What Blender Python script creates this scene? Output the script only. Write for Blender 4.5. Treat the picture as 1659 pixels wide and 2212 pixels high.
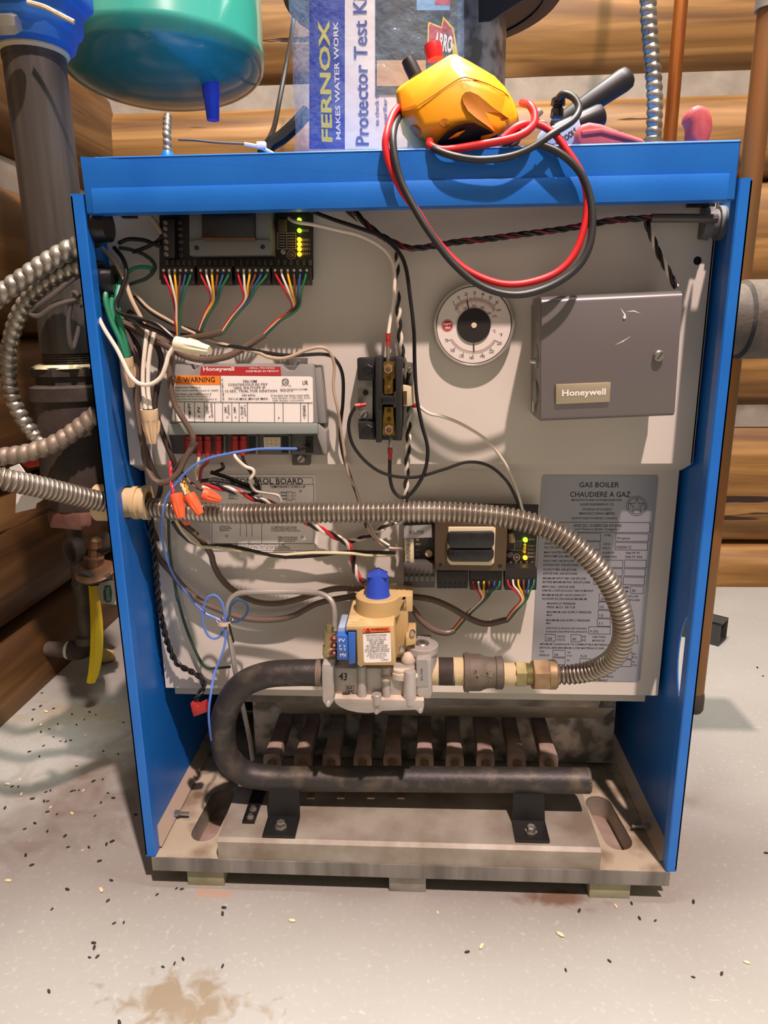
import bpy, bmesh, math, random
from mathutils import Vector, Matrix, geometry, noise
random.seed(7)
for o in list(bpy.data.objects): bpy.data.objects.remove(o)
scene = bpy.context.scene
col = scene.collection
# ------------------------------------------------------------------ camera
FPX, PCX, PCY = 1500.0, 829.5, 1106.0
CAM = Vector((0.0182, -0.6851, 0.6437))
PITCH, YAW, ROLL = 0.2506, -0.0562, -0.012
fw = Vector((math.sin(YAW)*math.cos(PITCH), math.cos(YAW)*math.cos(PITCH), -math.sin(PITCH)))
rt0 = Vector((math.cos(YAW), -math.sin(YAW), 0)); up0 = rt0.cross(fw)
rt = math.cos(ROLL)*rt0 + math.sin(ROLL)*up0; up = -math.sin(ROLL)*rt0 + math.cos(ROLL)*up0
cd = bpy.data.cameras.new('camera'); cam = bpy.data.objects.new('camera', cd); col.objects.link(cam)
cd.sensor_fit = 'VERTICAL'; cd.sensor_height = 36; cd.lens = FPX*36/2212; cd.clip_start = .01
cam.matrix_world = Matrix(((rt.x, up.x, -fw.x, CAM.x), (rt.y, up.y, -fw.y, CAM.y), (rt.z, up.z, -fw.z, CAM.z), (0, 0, 0, 1)))
scene.camera = cam
# ------------------------------------------------------------------ world, lamps, exposure
w = bpy.data.worlds.new('room_ambient'); scene.world = w; w.use_nodes = True
w.node_tree.nodes['Background'].inputs[0].default_value = (1.0, .88, .72, 1)
w.node_tree.nodes['Background'].inputs[1].default_value = .27
def lamp(name, loc, target, size, power, color):
    l = bpy.data.lights.new(name, 'AREA'); l.shape = 'DISK'; l.size = size; l.energy = power; l.color = color
    o = bpy.data.objects.new(name, l); col.objects.link(o); o.location = loc
    o.rotation_euler = (Vector(target)-Vector(loc)).to_track_quat('-Z', 'Y').to_euler()
    return o
lamp('ceiling_lamp_front', (.75, -1.7, 4.1), (.05, .0, .4), .10, 235, (1, .76, .71))
lamp('ceiling_lamp_overhead', (.10, .10, 2.35), (.10, .0, 0), .45, 66, (1, .98, .92))
scene.view_settings.view_transform = 'Standard'; scene.view_settings.look = 'None'
scene.view_settings.gamma = 1; scene.view_settings.use_curve_mapping = False
scene.view_settings.exposure = 0.15
# ------------------------------------------------------------------ pixel helpers (photo 1659 x 2212): a pixel is a direction, depth comes from a plane
def ray(px, py): return rt*((px-PCX)/FPX) - up*((py-PCY)/FPX) + fw
def P(px, py, Y): d = ray(px, py); return CAM + d*((Y-CAM.y)/d.y)
def PX(px, py, X): d = ray(px, py); return CAM + d*((X-CAM.x)/d.x)
def PZ(px, py, Z): d = ray(px, py); return CAM + d*((Z-CAM.z)/d.z)
def mpp(px, py, Y): return (P(px+1, py, Y)-P(px, py, Y)).length
def cr(ox, oy, s, pts): return [(ox+p[0]/s, oy+p[1]/s) + tuple(p[2:]) for p in pts]
# ------------------------------------------------------------------ materials
def lin(c): return c/12.92 if c <= .04045 else ((c+.055)/1.055)**2.4
def rgb(h): return tuple(lin(int(h[i:i+2], 16)/255) for i in (0, 2, 4)) + (1,)
MATS = {}
def mat(name, c, rough=.5, metal=0, c2=None, scale=30, det=6, thr=(.35, .65), bump=0, bdist=.002, bscale=None, emit=0, alpha=1, trans=0, stretch=None, coat=0, ior=None):
    m = bpy.data.materials.new(name); m.use_nodes = True; nt = m.node_tree; b = nt.nodes['Principled BSDF']
    b.inputs['Base Color'].default_value = rgb(c); b.inputs['Roughness'].default_value = rough; b.inputs['Metallic'].default_value = metal
    if ior: b.inputs['IOR'].default_value = ior
    if coat: b.inputs['Coat Weight'].default_value = coat
    if trans: b.inputs['Transmission Weight'].default_value = trans
    if alpha < 1: b.inputs['Alpha'].default_value = alpha
    if emit: b.inputs['Emission Color'].default_value = rgb(c); b.inputs['Emission Strength'].default_value = emit
    if c2 or bump:
        tc = nt.nodes.new('ShaderNodeTexCoord'); mp = nt.nodes.new('ShaderNodeMapping')
        geo = nt.nodes.new('ShaderNodeNewGeometry'); nt.links.new(geo.outputs['Position'], mp.inputs[0])
        if stretch: mp.inputs['Scale'].default_value = stretch
    if c2:
        n = nt.nodes.new('ShaderNodeTexNoise'); n.inputs['Scale'].default_value = scale; n.inputs['Detail'].default_value = det
        nt.links.new(mp.outputs[0], n.inputs[0])
        r = nt.nodes.new('ShaderNodeValToRGB'); r.color_ramp.elements[0].position = thr[0]; r.color_ramp.elements[1].position = thr[1]
        r.color_ramp.elements[0].color = rgb(c); r.color_ramp.elements[1].color = rgb(c2)
        nt.links.new(n.outputs[0], r.inputs[0]); nt.links.new(r.outputs[0], b.inputs['Base Color'])
    if bump:
        n2 = nt.nodes.new('ShaderNodeTexNoise'); n2.inputs['Scale'].default_value = bscale or scale; n2.inputs['Detail'].default_value = 5
        nt.links.new(mp.outputs[0], n2.inputs[0]); bp = nt.nodes.new('ShaderNodeBump'); bp.inputs['Strength'].default_value = bump; bp.inputs['Distance'].default_value = bdist
        nt.links.new(n2.outputs[0], bp.inputs['Height']); nt.links.new(bp.outputs[0], b.inputs['Normal'])
    MATS[name] = m; return m
mat('blue', '1168c4', .38, 0, '1a72cc', 14, bump=.05, bscale=300)
mat('bluedust', '3a6cb0', .7, 0, 'a89684', 12, thr=(.3, .5))
mat('panel', 'd9d3c7', .5, 0, 'd3ccbf', 8)
mat('panel2', 'c4bdb0', .5, 0, 'bab3a4', 9)
mat('galv', 'a9a79f', .42, .55, '7f7b72', 26, thr=(.35, .62), bump=.1, bscale=60)
mat('galvdust', 'aaa598', .55, .3, '857a6a', 16, 9, thr=(.36, .66), bump=.15, bscale=120)
mat('galvlip', '95928b', .5, .4, '6c6963', 40, thr=(.35, .65), stretch=(1, 1, .12))
mat('galvbright', 'c2c0b8', .4, .5, '77736a', 34, 2, thr=(.42, .58))
mat('traydust', 'b2a68e', .7, .1, '75604a', 22, 9, thr=(.45, .7), bump=.2, bscale=200)
mat('burner', 'a8948a', .6, .2, '86705f', 30)
mat('iron', '3a3836', .5, .35, '6c6252', 42, thr=(.48, .8), bump=.25, bscale=160)
mat('ironpipe', '3b3733', .45, .3, '5c564e', 9, thr=(.35, .75), stretch=(8, 8, .35), bump=.1, bscale=30)
mat('castiron', '514a42', .65, .25, '6f6558', 30, bump=.35, bscale=140)
mat('castdark', '2f2823', .7, .2, '4a4038', 20, bump=.4, bscale=90)
mat('brownflange', '5b3a30', .7, .1, '7c5a4c', 30, bump=.3)
mat('alum', 'bdb9b2', .45, .35, 'a29c94', 24, bump=.12, bscale=220)
mat('alumdust', 'd6c8b6', .75, .1, 'b9ab98', 40)
mat('steel', 'b8b4aa', .28, .9)
mat('hose', 'b9b1a4', .3, .8, '958a7c', 14)
mat('conduit', 'b9b4a8', .32, .8, '8a8478', 30)
mat('conduitdull', '857a6d', .55, .5, 'a39684', 30)
mat('brass', 'b08a3c', .38, .8, '7e6228', 60)
mat('bronze', '7e5c40', .5, .5, '5a4230', 40)
mat('brassnut', '8a6f52', .55, .5, 'a08c68', 60)
mat('zincyellow', 'b5a878', .38, .75, '8d8258', 40)
mat('copper', 'b06a34', .35, .85, '8a4c24', 12, stretch=(6, 6, .6))
mat('copperdull', '99602f', .5, .6, '7b6240', 9, stretch=(6, 6, .8))
mat('tan', 'c9ad78', .5, 0, 'bfa36e', 20)
mat('tandust', 'd2bd8e', .7, 0, 'b49a66', 60)
mat('bush', 'd2b98a', .5)
mat('knob', '2f4fc0', .4)
mat('blueplastic', '2c62b8', .42)
mat('black', '121110', .45)
mat('rubber', '1b1b1c', .5)
mat('blackgloss', '17171a', .28)
mat('pcb', '191511', .45, 0, '211c17', 30)
mat('conn', '231f1d', .5)
mat('conngray', '4c4845', .55)
mat('xfgray', '6d6f6c', .55, .1)
mat('xfbrown', '4a3c2b', .45, .3, '5c4a34', 12)
mat('winding', '161616', .35, 0, '242424', 60, bump=.2)
mat('ivory', 'd8cba6', .5)
mat('white', 'e6e0d6', .45)
mat('label', 'f3efe7', .5)
mat('cream', 'e8ddbc', .5)
mat('ink', '191514', .6)
mat('inksoft', '3a3633', .6)
mat('redink', 'b52a2c', .5)
mat('orange', 'f08a2c', .5)
mat('orangered', 'f0642c', .45)
mat('whiteink', 'f2eee6', .5)
mat('silkscreen', 'b4a68e', .6)
mat('modgray', '8f8d88', .5, 0, '878580', 20)
mat('modrim', '8a938c', .5)
mat('modback', '5c5b58', .55)
mat('redplug', 'a52a24', .4)
mat('aqua', '75706f', .32, .25)
mat('aquaside', '84847e', .4, .2)
mat('plate', 'b3a88c', .4, .5)
mat('silverplate', '9fa2a8', .42, .45)
mat('dialface', 'e4dcd2', .35)
mat('dialblack', '1c1613', .6)
mat('bezel', 'b9b3a8', .3, .7)
mat('ledgreen', '9cff1e', .3, 0, emit=5)
mat('ledyellow', 'ffc81a', .3, 0, emit=5)
mat('leddim', 'b88a18', .3, 0, emit=.6)
mat('silvertag', 'a3a09c', .4, .4)
for k, c in dict(w_red='b8202a', w_white='e2d8c6', w_yellow='e8b022', w_brown='6a3d2a', w_blue='2b5078', w_green='1f6a44', w_black='191716', w_beige='c3ac92', w_greend='27402f', w_sky='5a82d2', w_teal='2b8460', w_pink='e23c50', w_cream='dcd3ac', w_gold='d49a20', w_maroon='6e1a26', w_gray='5c5650').items(): mat(k, c, .38)
mat('sheath', '6b5a4c', .42, 0, '5a4a3e', 20)
mat('sheathdark', '46382f', .42, 0, '3a2e27', 20)
mat('nutwhite', 'ece4c2', .5); mat('nuttan', 'dcc09a', .5); mat('nutorange', 'f4683c', .5)
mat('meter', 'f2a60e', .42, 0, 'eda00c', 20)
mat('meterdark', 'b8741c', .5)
mat('navy', '16161c', .4)
mat('leadred', 'd9272c', .42); mat('leadblack', '2c2d2c', .42)
mat('grip', 'b8474a', .55, 0, 'c05a58', 60)
mat('teal', '318474', .22, 0, '2d7e6e', 10, coat=.4)
mat('pumpblue', '1e66b4', .5, 0, '205fa6', 30, bump=.3, bscale=150)
mat('sealant', 'cbb890', .8, bump=.4, bscale=200)
mat('yellowstrip', 'dfc01e', .5); mat('foam', 'c9b06e', .9)
mat('paper', 'd8d4cc', .7); mat('greenink', '2f7a5c', .5)
mat('darksteel', '3c3d3c', .5, .3)
mat('drum', '1a1e26', .4, .1, '242932', 14)
mat('bagblue', '2a33a0', .4); mat('bagyellow', 'e4d62a', .45); mat('bagtext', '3a4296', .5); mat('bagscene', '24231c', .4, 0, '56563f', 26, thr=(.4, .75)); mat('bagsky', '78a8d0', .4); mat('bagtan', 'c0a070', .5)
mat('toolblue', '9db0c8', .4)
mat('pellet', '2a1e18', .7); mat('crumb', 'd8c8a0', .8)
mat('footpale', 'a8a888', .6, .1, '8a8a6c', 30)
mat('chink', '756c60', .9, 0, '857b6e', 20, bump=.4, bscale=60)
mat('tapewhite', 'd8d2c0', .6)
MATS['bag'] = mat('bag', 'a9cbea', .08, 0, alpha=.2, bump=1.0, bdist=.012, bscale=30)
def woodmat(name, axis, ca, cb, cc):
    m = bpy.data.materials.new(name); m.use_nodes = True; nt = m.node_tree; b = nt.nodes['Principled BSDF']; b.inputs['Roughness'].default_value = .55
    geo = nt.nodes.new('ShaderNodeNewGeometry'); mp = nt.nodes.new('ShaderNodeMapping'); nt.links.new(geo.outputs['Position'], mp.inputs[0])
    mp.inputs['Scale'].default_value = (.55, 5, 9) if axis == 'X' else (5, .55, 9)
    n = nt.nodes.new('ShaderNodeTexNoise'); n.inputs['Scale'].default_value = 3.2; n.inputs['Detail'].default_value = 9; n.inputs['Distortion'].default_value = .6
    nt.links.new(mp.outputs[0], n.inputs[0])
    r = nt.nodes.new('ShaderNodeValToRGB'); e = r.color_ramp.elements
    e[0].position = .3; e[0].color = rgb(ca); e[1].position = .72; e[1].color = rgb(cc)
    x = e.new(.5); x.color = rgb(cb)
    nt.links.new(n.outputs[0], r.inputs[0])
    mp2 = nt.nodes.new('ShaderNodeMapping'); nt.links.new(geo.outputs['Position'], mp2.inputs[0])
    mp2.inputs['Scale'].default_value = (.9, 6, 16) if axis == 'X' else (6, .9, 16)
    n2 = nt.nodes.new('ShaderNodeTexNoise'); n2.inputs['Scale'].default_value = 2.0; n2.inputs['Detail'].default_value = 4; nt.links.new(mp2.outputs[0], n2.inputs[0])
    r2 = nt.nodes.new('ShaderNodeValToRGB'); e2 = r2.color_ramp.elements; e2[0].position = .295; e2[0].color = (.12, .06, .025, 1); e2[1].position = .325; e2[1].color = (1, 1, 1, 1)
    nt.links.new(n2.outputs[0], r2.inputs[0])
    mx = nt.nodes.new('ShaderNodeMix'); mx.data_type = 'RGBA'; mx.blend_type = 'MULTIPLY'; mx.inputs[0].default_value = 1
    nt.links.new(r.outputs[0], mx.inputs[6]); nt.links.new(r2.outputs[0], mx.inputs[7]); nt.links.new(mx.outputs[2], b.inputs['Base Color'])
    bp = nt.nodes.new('ShaderNodeBump'); bp.inputs['Strength'].default_value = .5; bp.inputs['Distance'].default_value = .006
    nt.links.new(r2.outputs[0], bp.inputs['Height']); nt.links.new(bp.outputs[0], b.inputs['Normal'])
    MATS[name] = m
woodmat('logx', 'X', '50310f', '73501f', '9e7544'); woodmat('logy_shaded', 'Y', '3c2611', '543818', '705230')  # left wall wood gets a darker copy, its shade put into the colour
def floormat():
    m = bpy.data.materials.new('concrete'); m.use_nodes = True; nt = m.node_tree; b = nt.nodes['Principled BSDF']; b.inputs['Roughness'].default_value = .5
    L = nt.links.new; geo = nt.nodes.new('ShaderNodeNewGeometry')
    def noi(s, d=6, dist=0):
        n = nt.nodes.new('ShaderNodeTexNoise'); n.inputs['Scale'].default_value = s; n.inputs['Detail'].default_value = d; n.inputs['Distortion'].default_value = dist; L(geo.outputs['Position'], n.inputs[0]); return n.outputs[0]
    def ramp(src, a, bb, ca=(0, 0, 0, 1), cb=(1, 1, 1, 1)):
        r = nt.nodes.new('ShaderNodeValToRGB'); r.color_ramp.elements[0].position = a; r.color_ramp.elements[1].position = bb; r.color_ramp.elements[0].color = ca; r.color_ramp.elements[1].color = cb; L(src, r.inputs[0]); return r.outputs[0]
    def mix(f, a, bb):
        x = nt.nodes.new('ShaderNodeMix'); x.data_type = 'RGBA'; L(f, x.inputs[0])
        if hasattr(a, 'is_linked'): L(a, x.inputs[6])
        else: x.inputs[6].default_value = a
        if hasattr(bb, 'is_linked'): L(bb, x.inputs[7])
        else: x.inputs[7].default_value = bb
        return x.outputs[2]
    def math_(op, a, bb):
        x = nt.nodes.new('ShaderNodeMath'); x.operation = op
        for i, v in enumerate((a, bb)):
            if hasattr(v, 'is_linked'): L(v, x.inputs[i])
            else: x.inputs[i].default_value = v
        return x.outputs[0]
    c = ramp(noi(3), .35, .7, rgb('929089'), rgb('9c9a93'))
    c = mix(ramp(noi(150, 9), .58, .72, (0, 0, 0, 1), (.4, .4, .4, 1)), c, rgb('b8b4aa'))          # pale scuffs
    c = mix(ramp(noi(60, 12, 2.5), .685, .73, (0, 0, 0, 1), (.4, .4, .4, 1)), c, rgb('c4c0b4'))
    def stain(x, y, rx, ry, colr, lo, hi, sc=16):
        mp = nt.nodes.new('ShaderNodeMapping'); mp.vector_type = 'POINT'; L(geo.outputs['Position'], mp.inputs[0])
        mp.inputs['Location'].default_value = (-x/rx, -y/ry, 0); mp.inputs['Scale'].default_value = (1/rx, 1/ry, 0)
        vl = nt.nodes.new('ShaderNodeVectorMath'); vl.operation = 'LENGTH'; L(mp.outputs[0], vl.inputs[0])
        s = math_('ADD', math_('MULTIPLY', math_('SUBTRACT', 1.0, vl.outputs['Value']), .6), math_('MULTIPLY', math_('SUBTRACT', noi(sc, 9, .8), .5), 1.6))
        return lambda cc: mix(math_('MULTIPLY', ramp(s, lo, hi), .8), cc, colr)
    for a in STAINS: c = stain(*a)(c)
    L(c, b.inputs['Base Color'])
    bp = nt.nodes.new('ShaderNodeBump'); bp.inputs['Strength'].default_value = .12; bp.inputs['Distance'].default_value = .002; L(noi(90), bp.inputs['Height']); L(bp.outputs[0], b.inputs['Normal'])
    MATS['concrete'] = m
s1 = PZ(400, 2150, 0); s2 = PZ(190, 1700, 0); s3 = PZ(1330, 1990, 0); s4 = PZ(150, 1560, 0); s5 = PZ(455, 1930, 0)
STAINS = [(s1.x, s1.y-.012, .10, .06, rgb('7c6a50'), .2, .5, 44), (s2.x, s2.y, .11, .15, rgb('6a5646'), .0, .7, 18),
          (s3.x-.06, s3.y+.03, .06, .016, rgb('6e4c34'), .05, .5, 30), (s4.x, s4.y+.02, .16, .07, rgb('8a7a58'), .0, .8, 22), (s5.x, s5.y, .04, .012, rgb('b08468'), .1, .6, 30)]
floormat()
# ------------------------------------------------------------------ mesh helpers
class B:
    def __init__(s): s.v = []; s.f = []
    def add(s, vs, fs): k = len(s.v); s.v += [Vector(v) for v in vs]; s.f += [tuple(i+k for i in f) for f in fs]; return s
    def box(s, a, b):
        (x0, y0, z0), (x1, y1, z1) = a, b
        return s.add([(x, y, z) for x in (x0, x1) for y in (y0, y1) for z in (z0, z1)], [(0, 1, 3, 2), (4, 6, 7, 5), (0, 4, 5, 1), (2, 3, 7, 6), (0, 2, 6, 4), (1, 5, 7, 3)])
    def prism(s, pts, d):                                     # planar polygon swept by vector d
        n = len(pts); pts = [Vector(p) for p in pts]; d = Vector(d)
        return s.add(pts+[p+d for p in pts], [tuple(range(n)), tuple(range(2*n-1, n-1, -1))] + [(i, i+n, (i+1) % n+n, (i+1) % n) for i in range(n)])
    def holed(s, outer, holes, d):                            # polygon with holes swept by d
        loops = [[Vector(p) for p in l] for l in [outer]+holes]; d = Vector(d); flat = [p for l in loops for p in l]; n = len(flat)
        tri = geometry.tessellate_polygon(loops); fs = [tuple(t) for t in tri]+[tuple(i+n for i in reversed(t)) for t in tri]
        k = 0
        for l in loops:
            m = len(l); fs += [(k+i, k+i+n, k+(i+1) % m+n, k+(i+1) % m) for i in range(m)]; k += m
        return s.add(flat+[p+d for p in flat], fs)
    def rings(s, rs, cap=True):
        n = len(rs[0]); k = len(s.v); fs = []
        for j in range(len(rs)-1):
            fs += [(j*n+i, j*n+(i+1) % n, (j+1)*n+(i+1) % n, (j+1)*n+i) for i in range(n)]
        if cap: fs += [tuple(range(n-1, -1, -1)), tuple((len(rs)-1)*n+i for i in range(n))]
        return s.add([v for r in rs for v in r], fs)
    def lathe(s, p0, p1, prof, n=16, cap=True, phase=0):      # prof: (t along p0-p1, radius in metres)
        p0, p1 = Vector(p0), Vector(p1); ax = (p1-p0).normalized(); a = ax.orthogonal().normalized()
        if abs(ax.z) < .9: a = (Vector((0, 0, 1))-ax*ax.z).normalized()
        b = ax.cross(a); rs = []
        for t, r in prof:
            c = p0.lerp(p1, t); rs.append([c+(a*math.cos(2*math.pi*i/n+phase)+b*math.sin(2*math.pi*i/n+phase))*max(r, 1e-5) for i in range(n)])
        return s.rings(rs, cap)
    def cyl(s, p0, p1, r, n=16, phase=0): return s.lathe(p0, p1, [(0, r), (1, r)], n, True, phase)
    def tube(s, pts, r, n=8, rad=None, phase=None):
        m = len(pts); t0 = (pts[1]-pts[0]).normalized(); a = t0.orthogonal().normalized(); rs = []
        for i, p in enumerate(pts):
            t = (pts[min(i+1, m-1)]-pts[max(i-1, 0)])
            t = t.normalized() if t.length > 1e-9 else t0
            a = (a-t*a.dot(t)); a = a.normalized() if a.length > 1e-9 else t.orthogonal().normalized(); b = t.cross(a)
            rs.append([p+(a*math.cos(2*math.pi*j/n)+b*math.sin(2*math.pi*j/n))*(rad(i, j/n) if rad else r) for j in range(n)])
        return s.rings(rs)
    def ball(s, c, r, n=12, m=7, sc=(1, 1, 1)):
        c = Vector(c); rs = []
        for j in range(m+1):
            th = math.pi*j/m; rs.append([c+Vector((r*sc[0]*math.sin(th)*math.cos(2*math.pi*i/n), r*sc[1]*math.sin(th)*math.sin(2*math.pi*i/n), r*sc[2]*math.cos(th))) for i in range(n)])
        return s.rings(rs, False)
    def out(s, name, m, parent=None, smooth=True, bevel=0, seg=2, ang=35):
        me = bpy.data.meshes.new(name); off = Vector((0, 0, 0))
        if parent is None:
            xs = [v.x for v in s.v]; ys = [v.y for v in s.v]; zs = [v.z for v in s.v]
            off = Vector(((min(xs)+max(xs))/2, (min(ys)+max(ys))/2, min(zs)))
        me.from_pydata([tuple(v-off) for v in s.v], [], s.f)
        bm = bmesh.new(); bm.from_mesh(me); bmesh.ops.remove_doubles(bm, verts=bm.verts, dist=1e-6); bmesh.ops.recalc_face_normals(bm, faces=bm.faces)
        if bevel:
            es = [e for e in bm.edges if len(e.link_faces) == 2 and e.calc_face_angle(0) > .6]
            bmesh.ops.bevel(bm, geom=es, offset=bevel, segments=seg, affect='EDGES', clamp_overlap=True, profile=.5)
        bm.to_mesh(me); bm.free()
        if smooth: me.shade_smooth(); me.set_sharp_from_angle(angle=math.radians(ang))
        me.materials.append(MATS[m] if isinstance(m, str) else m)
        o = bpy.data.objects.new(name, me); col.objects.link(o)
        if parent is None: o.location = off
        else: attach(o, parent)
        return o
def attach(o, p):
    o.parent = p
    if p.type == 'EMPTY': o.matrix_parent_inverse = Matrix.Translation(-p.location)
    elif p.parent is None: o.matrix_parent_inverse = Matrix.Translation(-p.location)
def tag(o, label=None, cat=None, group=None, kind=None):
    if label: o['label'] = label
    if cat: o['category'] = cat
    if group: o['group'] = group
    if kind: o['kind'] = kind
    return o
def thing(name, label, cat, loc, group=None):
    o = bpy.data.objects.new(name, None); col.objects.link(o); o.location = loc; o.empty_display_size = .02
    return tag(o, label, cat, group)
def spline(pts, sub=6):
    p = [Vector(x) for x in pts]; p = [p[0]*2-p[1]]+p+[p[-1]*2-p[-2]]; out = []
    for i in range(1, len(p)-2):
        for k in range(sub):
            t = k/sub; a, b, c, d = p[i-1], p[i], p[i+1], p[i+2]
            out.append(.5*((2*b)+(c-a)*t+(2*a-5*b+4*c-d)*t*t+(3*b-a-3*c+d)*t**3))
    out.append(p[-2]); return out
def path(pts, Y=0):
    """pixel path -> world points; third value is the depth plane Y, carried on and interpolated when missing"""
    ys = [p[2] if len(p) > 2 else None for p in pts]
    if ys[0] is None: ys[0] = Y
    if ys[-1] is None: ys[-1] = [y for y in ys if y is not None][-1]
    known = [i for i, y in enumerate(ys) if y is not None]
    for a, b in zip(known, known[1:]):
        for i in range(a+1, b): ys[i] = ys[a]+(ys[b]-ys[a])*(i-a)/(b-a)
    return [P(p[0], p[1], y) for p, y in zip(pts, ys)]
def resample(pts, step):
    out = [pts[0]]; acc = 0
    for a, b in zip(pts, pts[1:]):
        l = (b-a).length; d = step-acc
        while d <= l: out.append(a.lerp(b, d/l)); d += step
        acc = (acc+l) % step if l else acc
    return out
def wire(name, label, pts, r, m, Y=0, parent=None, cat='wire', group=None, sub=6, n=8):
    o = B().tube(spline(path(pts, Y), sub), r, n).out(name, m, parent)
    return tag(o, label, cat, group) if parent is None else o
def ribbed(pts, r, pitch, amp, helical=False, n=16, sharp=1.0):
    q = resample(spline(pts, 12), pitch/8)
    return B().tube(q, r, n, rad=lambda i, u: r + amp*(abs(math.sin(math.pi*(i/8+(u if helical else 0))))**sharp-.5)*2)
def twist(t, pts, r, mats, pitch, Y=0, names='strand'):
    q = resample(spline(path(pts, Y), 10), pitch/10); k = len(mats)
    fr = []; a = (q[1]-q[0]).orthogonal().normalized()
    for i, p in enumerate(q):
        tt = (q[min(i+1, len(q)-1)]-q[max(i-1, 0)]).normalized(); a = (a-tt*a.dot(tt)).normalized(); fr.append((a.copy(), tt.cross(a)))
    for j, m in enumerate(mats):
        pp = [p+(f[0]*math.cos(2*math.pi*(i/10+j/k))+f[1]*math.sin(2*math.pi*(i/10+j/k)))*r*1.02 for i, (p, f) in enumerate(zip(q, fr))]
        B().tube(pp, r, 7).out(names, m, t)
def poly(name, pts, Yf, Yb, m, parent=None, bevel=0, smooth=True, seg=2):
    f = [P(p[0], p[1], Yf) for p in pts]
    return B().prism(f, (0, Yb-Yf, 0)).out(name, m, parent, smooth, bevel, seg)
def rect(x0, y0, x1, y1): return [(x0, y0), (x1, y0), (x1, y1), (x0, y1)]
def disc(name, px, py, rpx, Yf, Yb, m, parent=None, n=20, prof=None, phase=0):
    a = P(px, py, Yf); k = mpp(px, py, Yf); b = Vector((a.x, Yb, a.z))
    return B().lathe(a, b, [(t, r*rpx*k) for t, r in (prof or [(0, .85), (.12, 1), (1, 1)])], n, True, phase).out(name, m, parent)
def screw(px, py, rpx, Yf, parent, m='steel', slot=True, hexa=False):
    s = disc('screw', px, py, rpx, Yf, Yf+.006, m, parent, 6 if hexa else 16, [(0, .8), (.2, 1), (1, 1)])
    if slot:
        a = P(px, py, Yf-.0002); k = mpp(px, py, Yf)*rpx
        d = Vector((math.cos(.9), 0, math.sin(.9))); nn = Vector((-d.z, 0, d.x))
        B().prism([a+d*k*.75+nn*k*.13, a-d*k*.75+nn*k*.13, a-d*k*.75-nn*k*.13, a+d*k*.75-nn*k*.13], (0, .0006, 0)).out('slot', 'inksoft', s)
    return s
def glyphs(s, bold=0):
    c = bpy.data.curves.new('t', 'FONT'); c.body = s; c.resolution_u = 2; c.align_x = 'CENTER'; c.offset = bold; c.fill_mode = 'FRONT'
    o = bpy.data.objects.new('t', c); me = bpy.data.meshes.new_from_object(o)
    vs = [v.co.copy() for v in me.vertices]; fs = [tuple(p.vertices) for p in me.polygons]
    bpy.data.objects.remove(o); bpy.data.curves.remove(c); bpy.data.meshes.remove(me)
    return vs, fs
def text(name, lines, Y, m, parent, frame=None):
    """lines: (string, cx, cy, width_px, height_px, rotation degrees, bold); pixels on plane Y, or a frame function (px,py)->point,right,up,metres per px"""
    b = B()
    for ln in lines:
        s, x, y, wd, ht = ln[:5]; rot = ln[5] if len(ln) > 5 else 0; bold = ln[6] if len(ln) > 6 else .008
        vs, fs = glyphs(s, bold)
        if not vs: continue
        x0 = min(v.x for v in vs); x1 = max(v.x for v in vs); y0 = min(v.y for v in vs); y1 = max(v.y for v in vs)
        if frame: c, R, U, k = frame(x, y)
        else: c = P(x, y, Y); k = mpp(x, y, Y); R = Vector((1, 0, 0)); U = Vector((0, 0, 1))
        ca, sa = math.cos(math.radians(rot)), math.sin(math.radians(rot)); sx = wd*k/max(x1-x0, 1e-6); sy = ht*k/max(y1-y0, 1e-6)
        o = []
        for v in vs:
            u = (v.x-(x0+x1)/2)*sx; h = (v.y-(y0+y1)/2)*sy; o.append(c+R*(u*ca-h*sa)+U*(u*sa+h*ca))
        b.add(o, fs)
    me = bpy.data.meshes.new(name); me.from_pydata([tuple(v) for v in b.v], [], b.f); me.materials.append(MATS[m])
    o = bpy.data.objects.new(name, me); col.objects.link(o); attach(o, parent); return o
def lines2d(name, segs, Y, m, parent, wpx=1.6):
    """thin printed rules: px segments"""
    b = B()
    for (x0, y0), (x1, y1) in segs:
        a, c = P(x0, y0, Y), P(x1, y1, Y); d = (c-a).normalized(); nn = Vector((-d.z, 0, d.x))*wpx*.5*mpp(x0, y0, Y)
        b.prism([a+nn, c+nn, c-nn, a-nn], (0, .00015, 0))
    return b.out(name, m, parent, False)
def boxsegs(x0, y0, x1, y1, sk=0): return [((x0, y0), (x1, y0+sk)), ((x1, y0+sk), (x1, y1+sk)), ((x1, y1+sk), (x0, y1)), ((x0, y1), (x0, y0))]
# ================================================================== THE SETTING
fl = B(); fl.box((-1.6, -1.6, -.05), (2.2, 1.4, 0)); tag(fl.out('floor', 'concrete'), 'grey painted concrete floor with scuffs and brown stains', 'floor', kind='structure')
def logshape(a, b, rz, ry, ax, seed):
    rs = []; n = 20; m = 30
    for j in range(m+1):
        t = j/m; c = Vector(a).lerp(Vector(b), t); ring = []
        for i in range(n):
            th = 2*math.pi*i/n; cz, cy = math.sin(th), math.cos(th)
            k = 4.0; f = (abs(cz)**k+abs(cy)**k)**(-1/k)*.6+.4
            w_ = 1+.035*noise.noise(Vector((t*5+seed, cz*1.3, cy*1.3)))
            d = Vector((0, cy*f*ry*w_, cz*f*rz*w_)) if ax == 'X' else Vector((cy*f*ry*w_, 0, cz*f*rz*w_))
            ring.append(c+d)
        rs.append(ring)
    return B().rings(rs)
wb = B(); wb.box((-1.3, 1.16, -.05), (2.2, 1.22, 2.0)); wall_back = tag(wb.out('wall_back', 'chink'), 'back wall of stacked golden logs with mortar chinking', 'wall', kind='structure')
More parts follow.
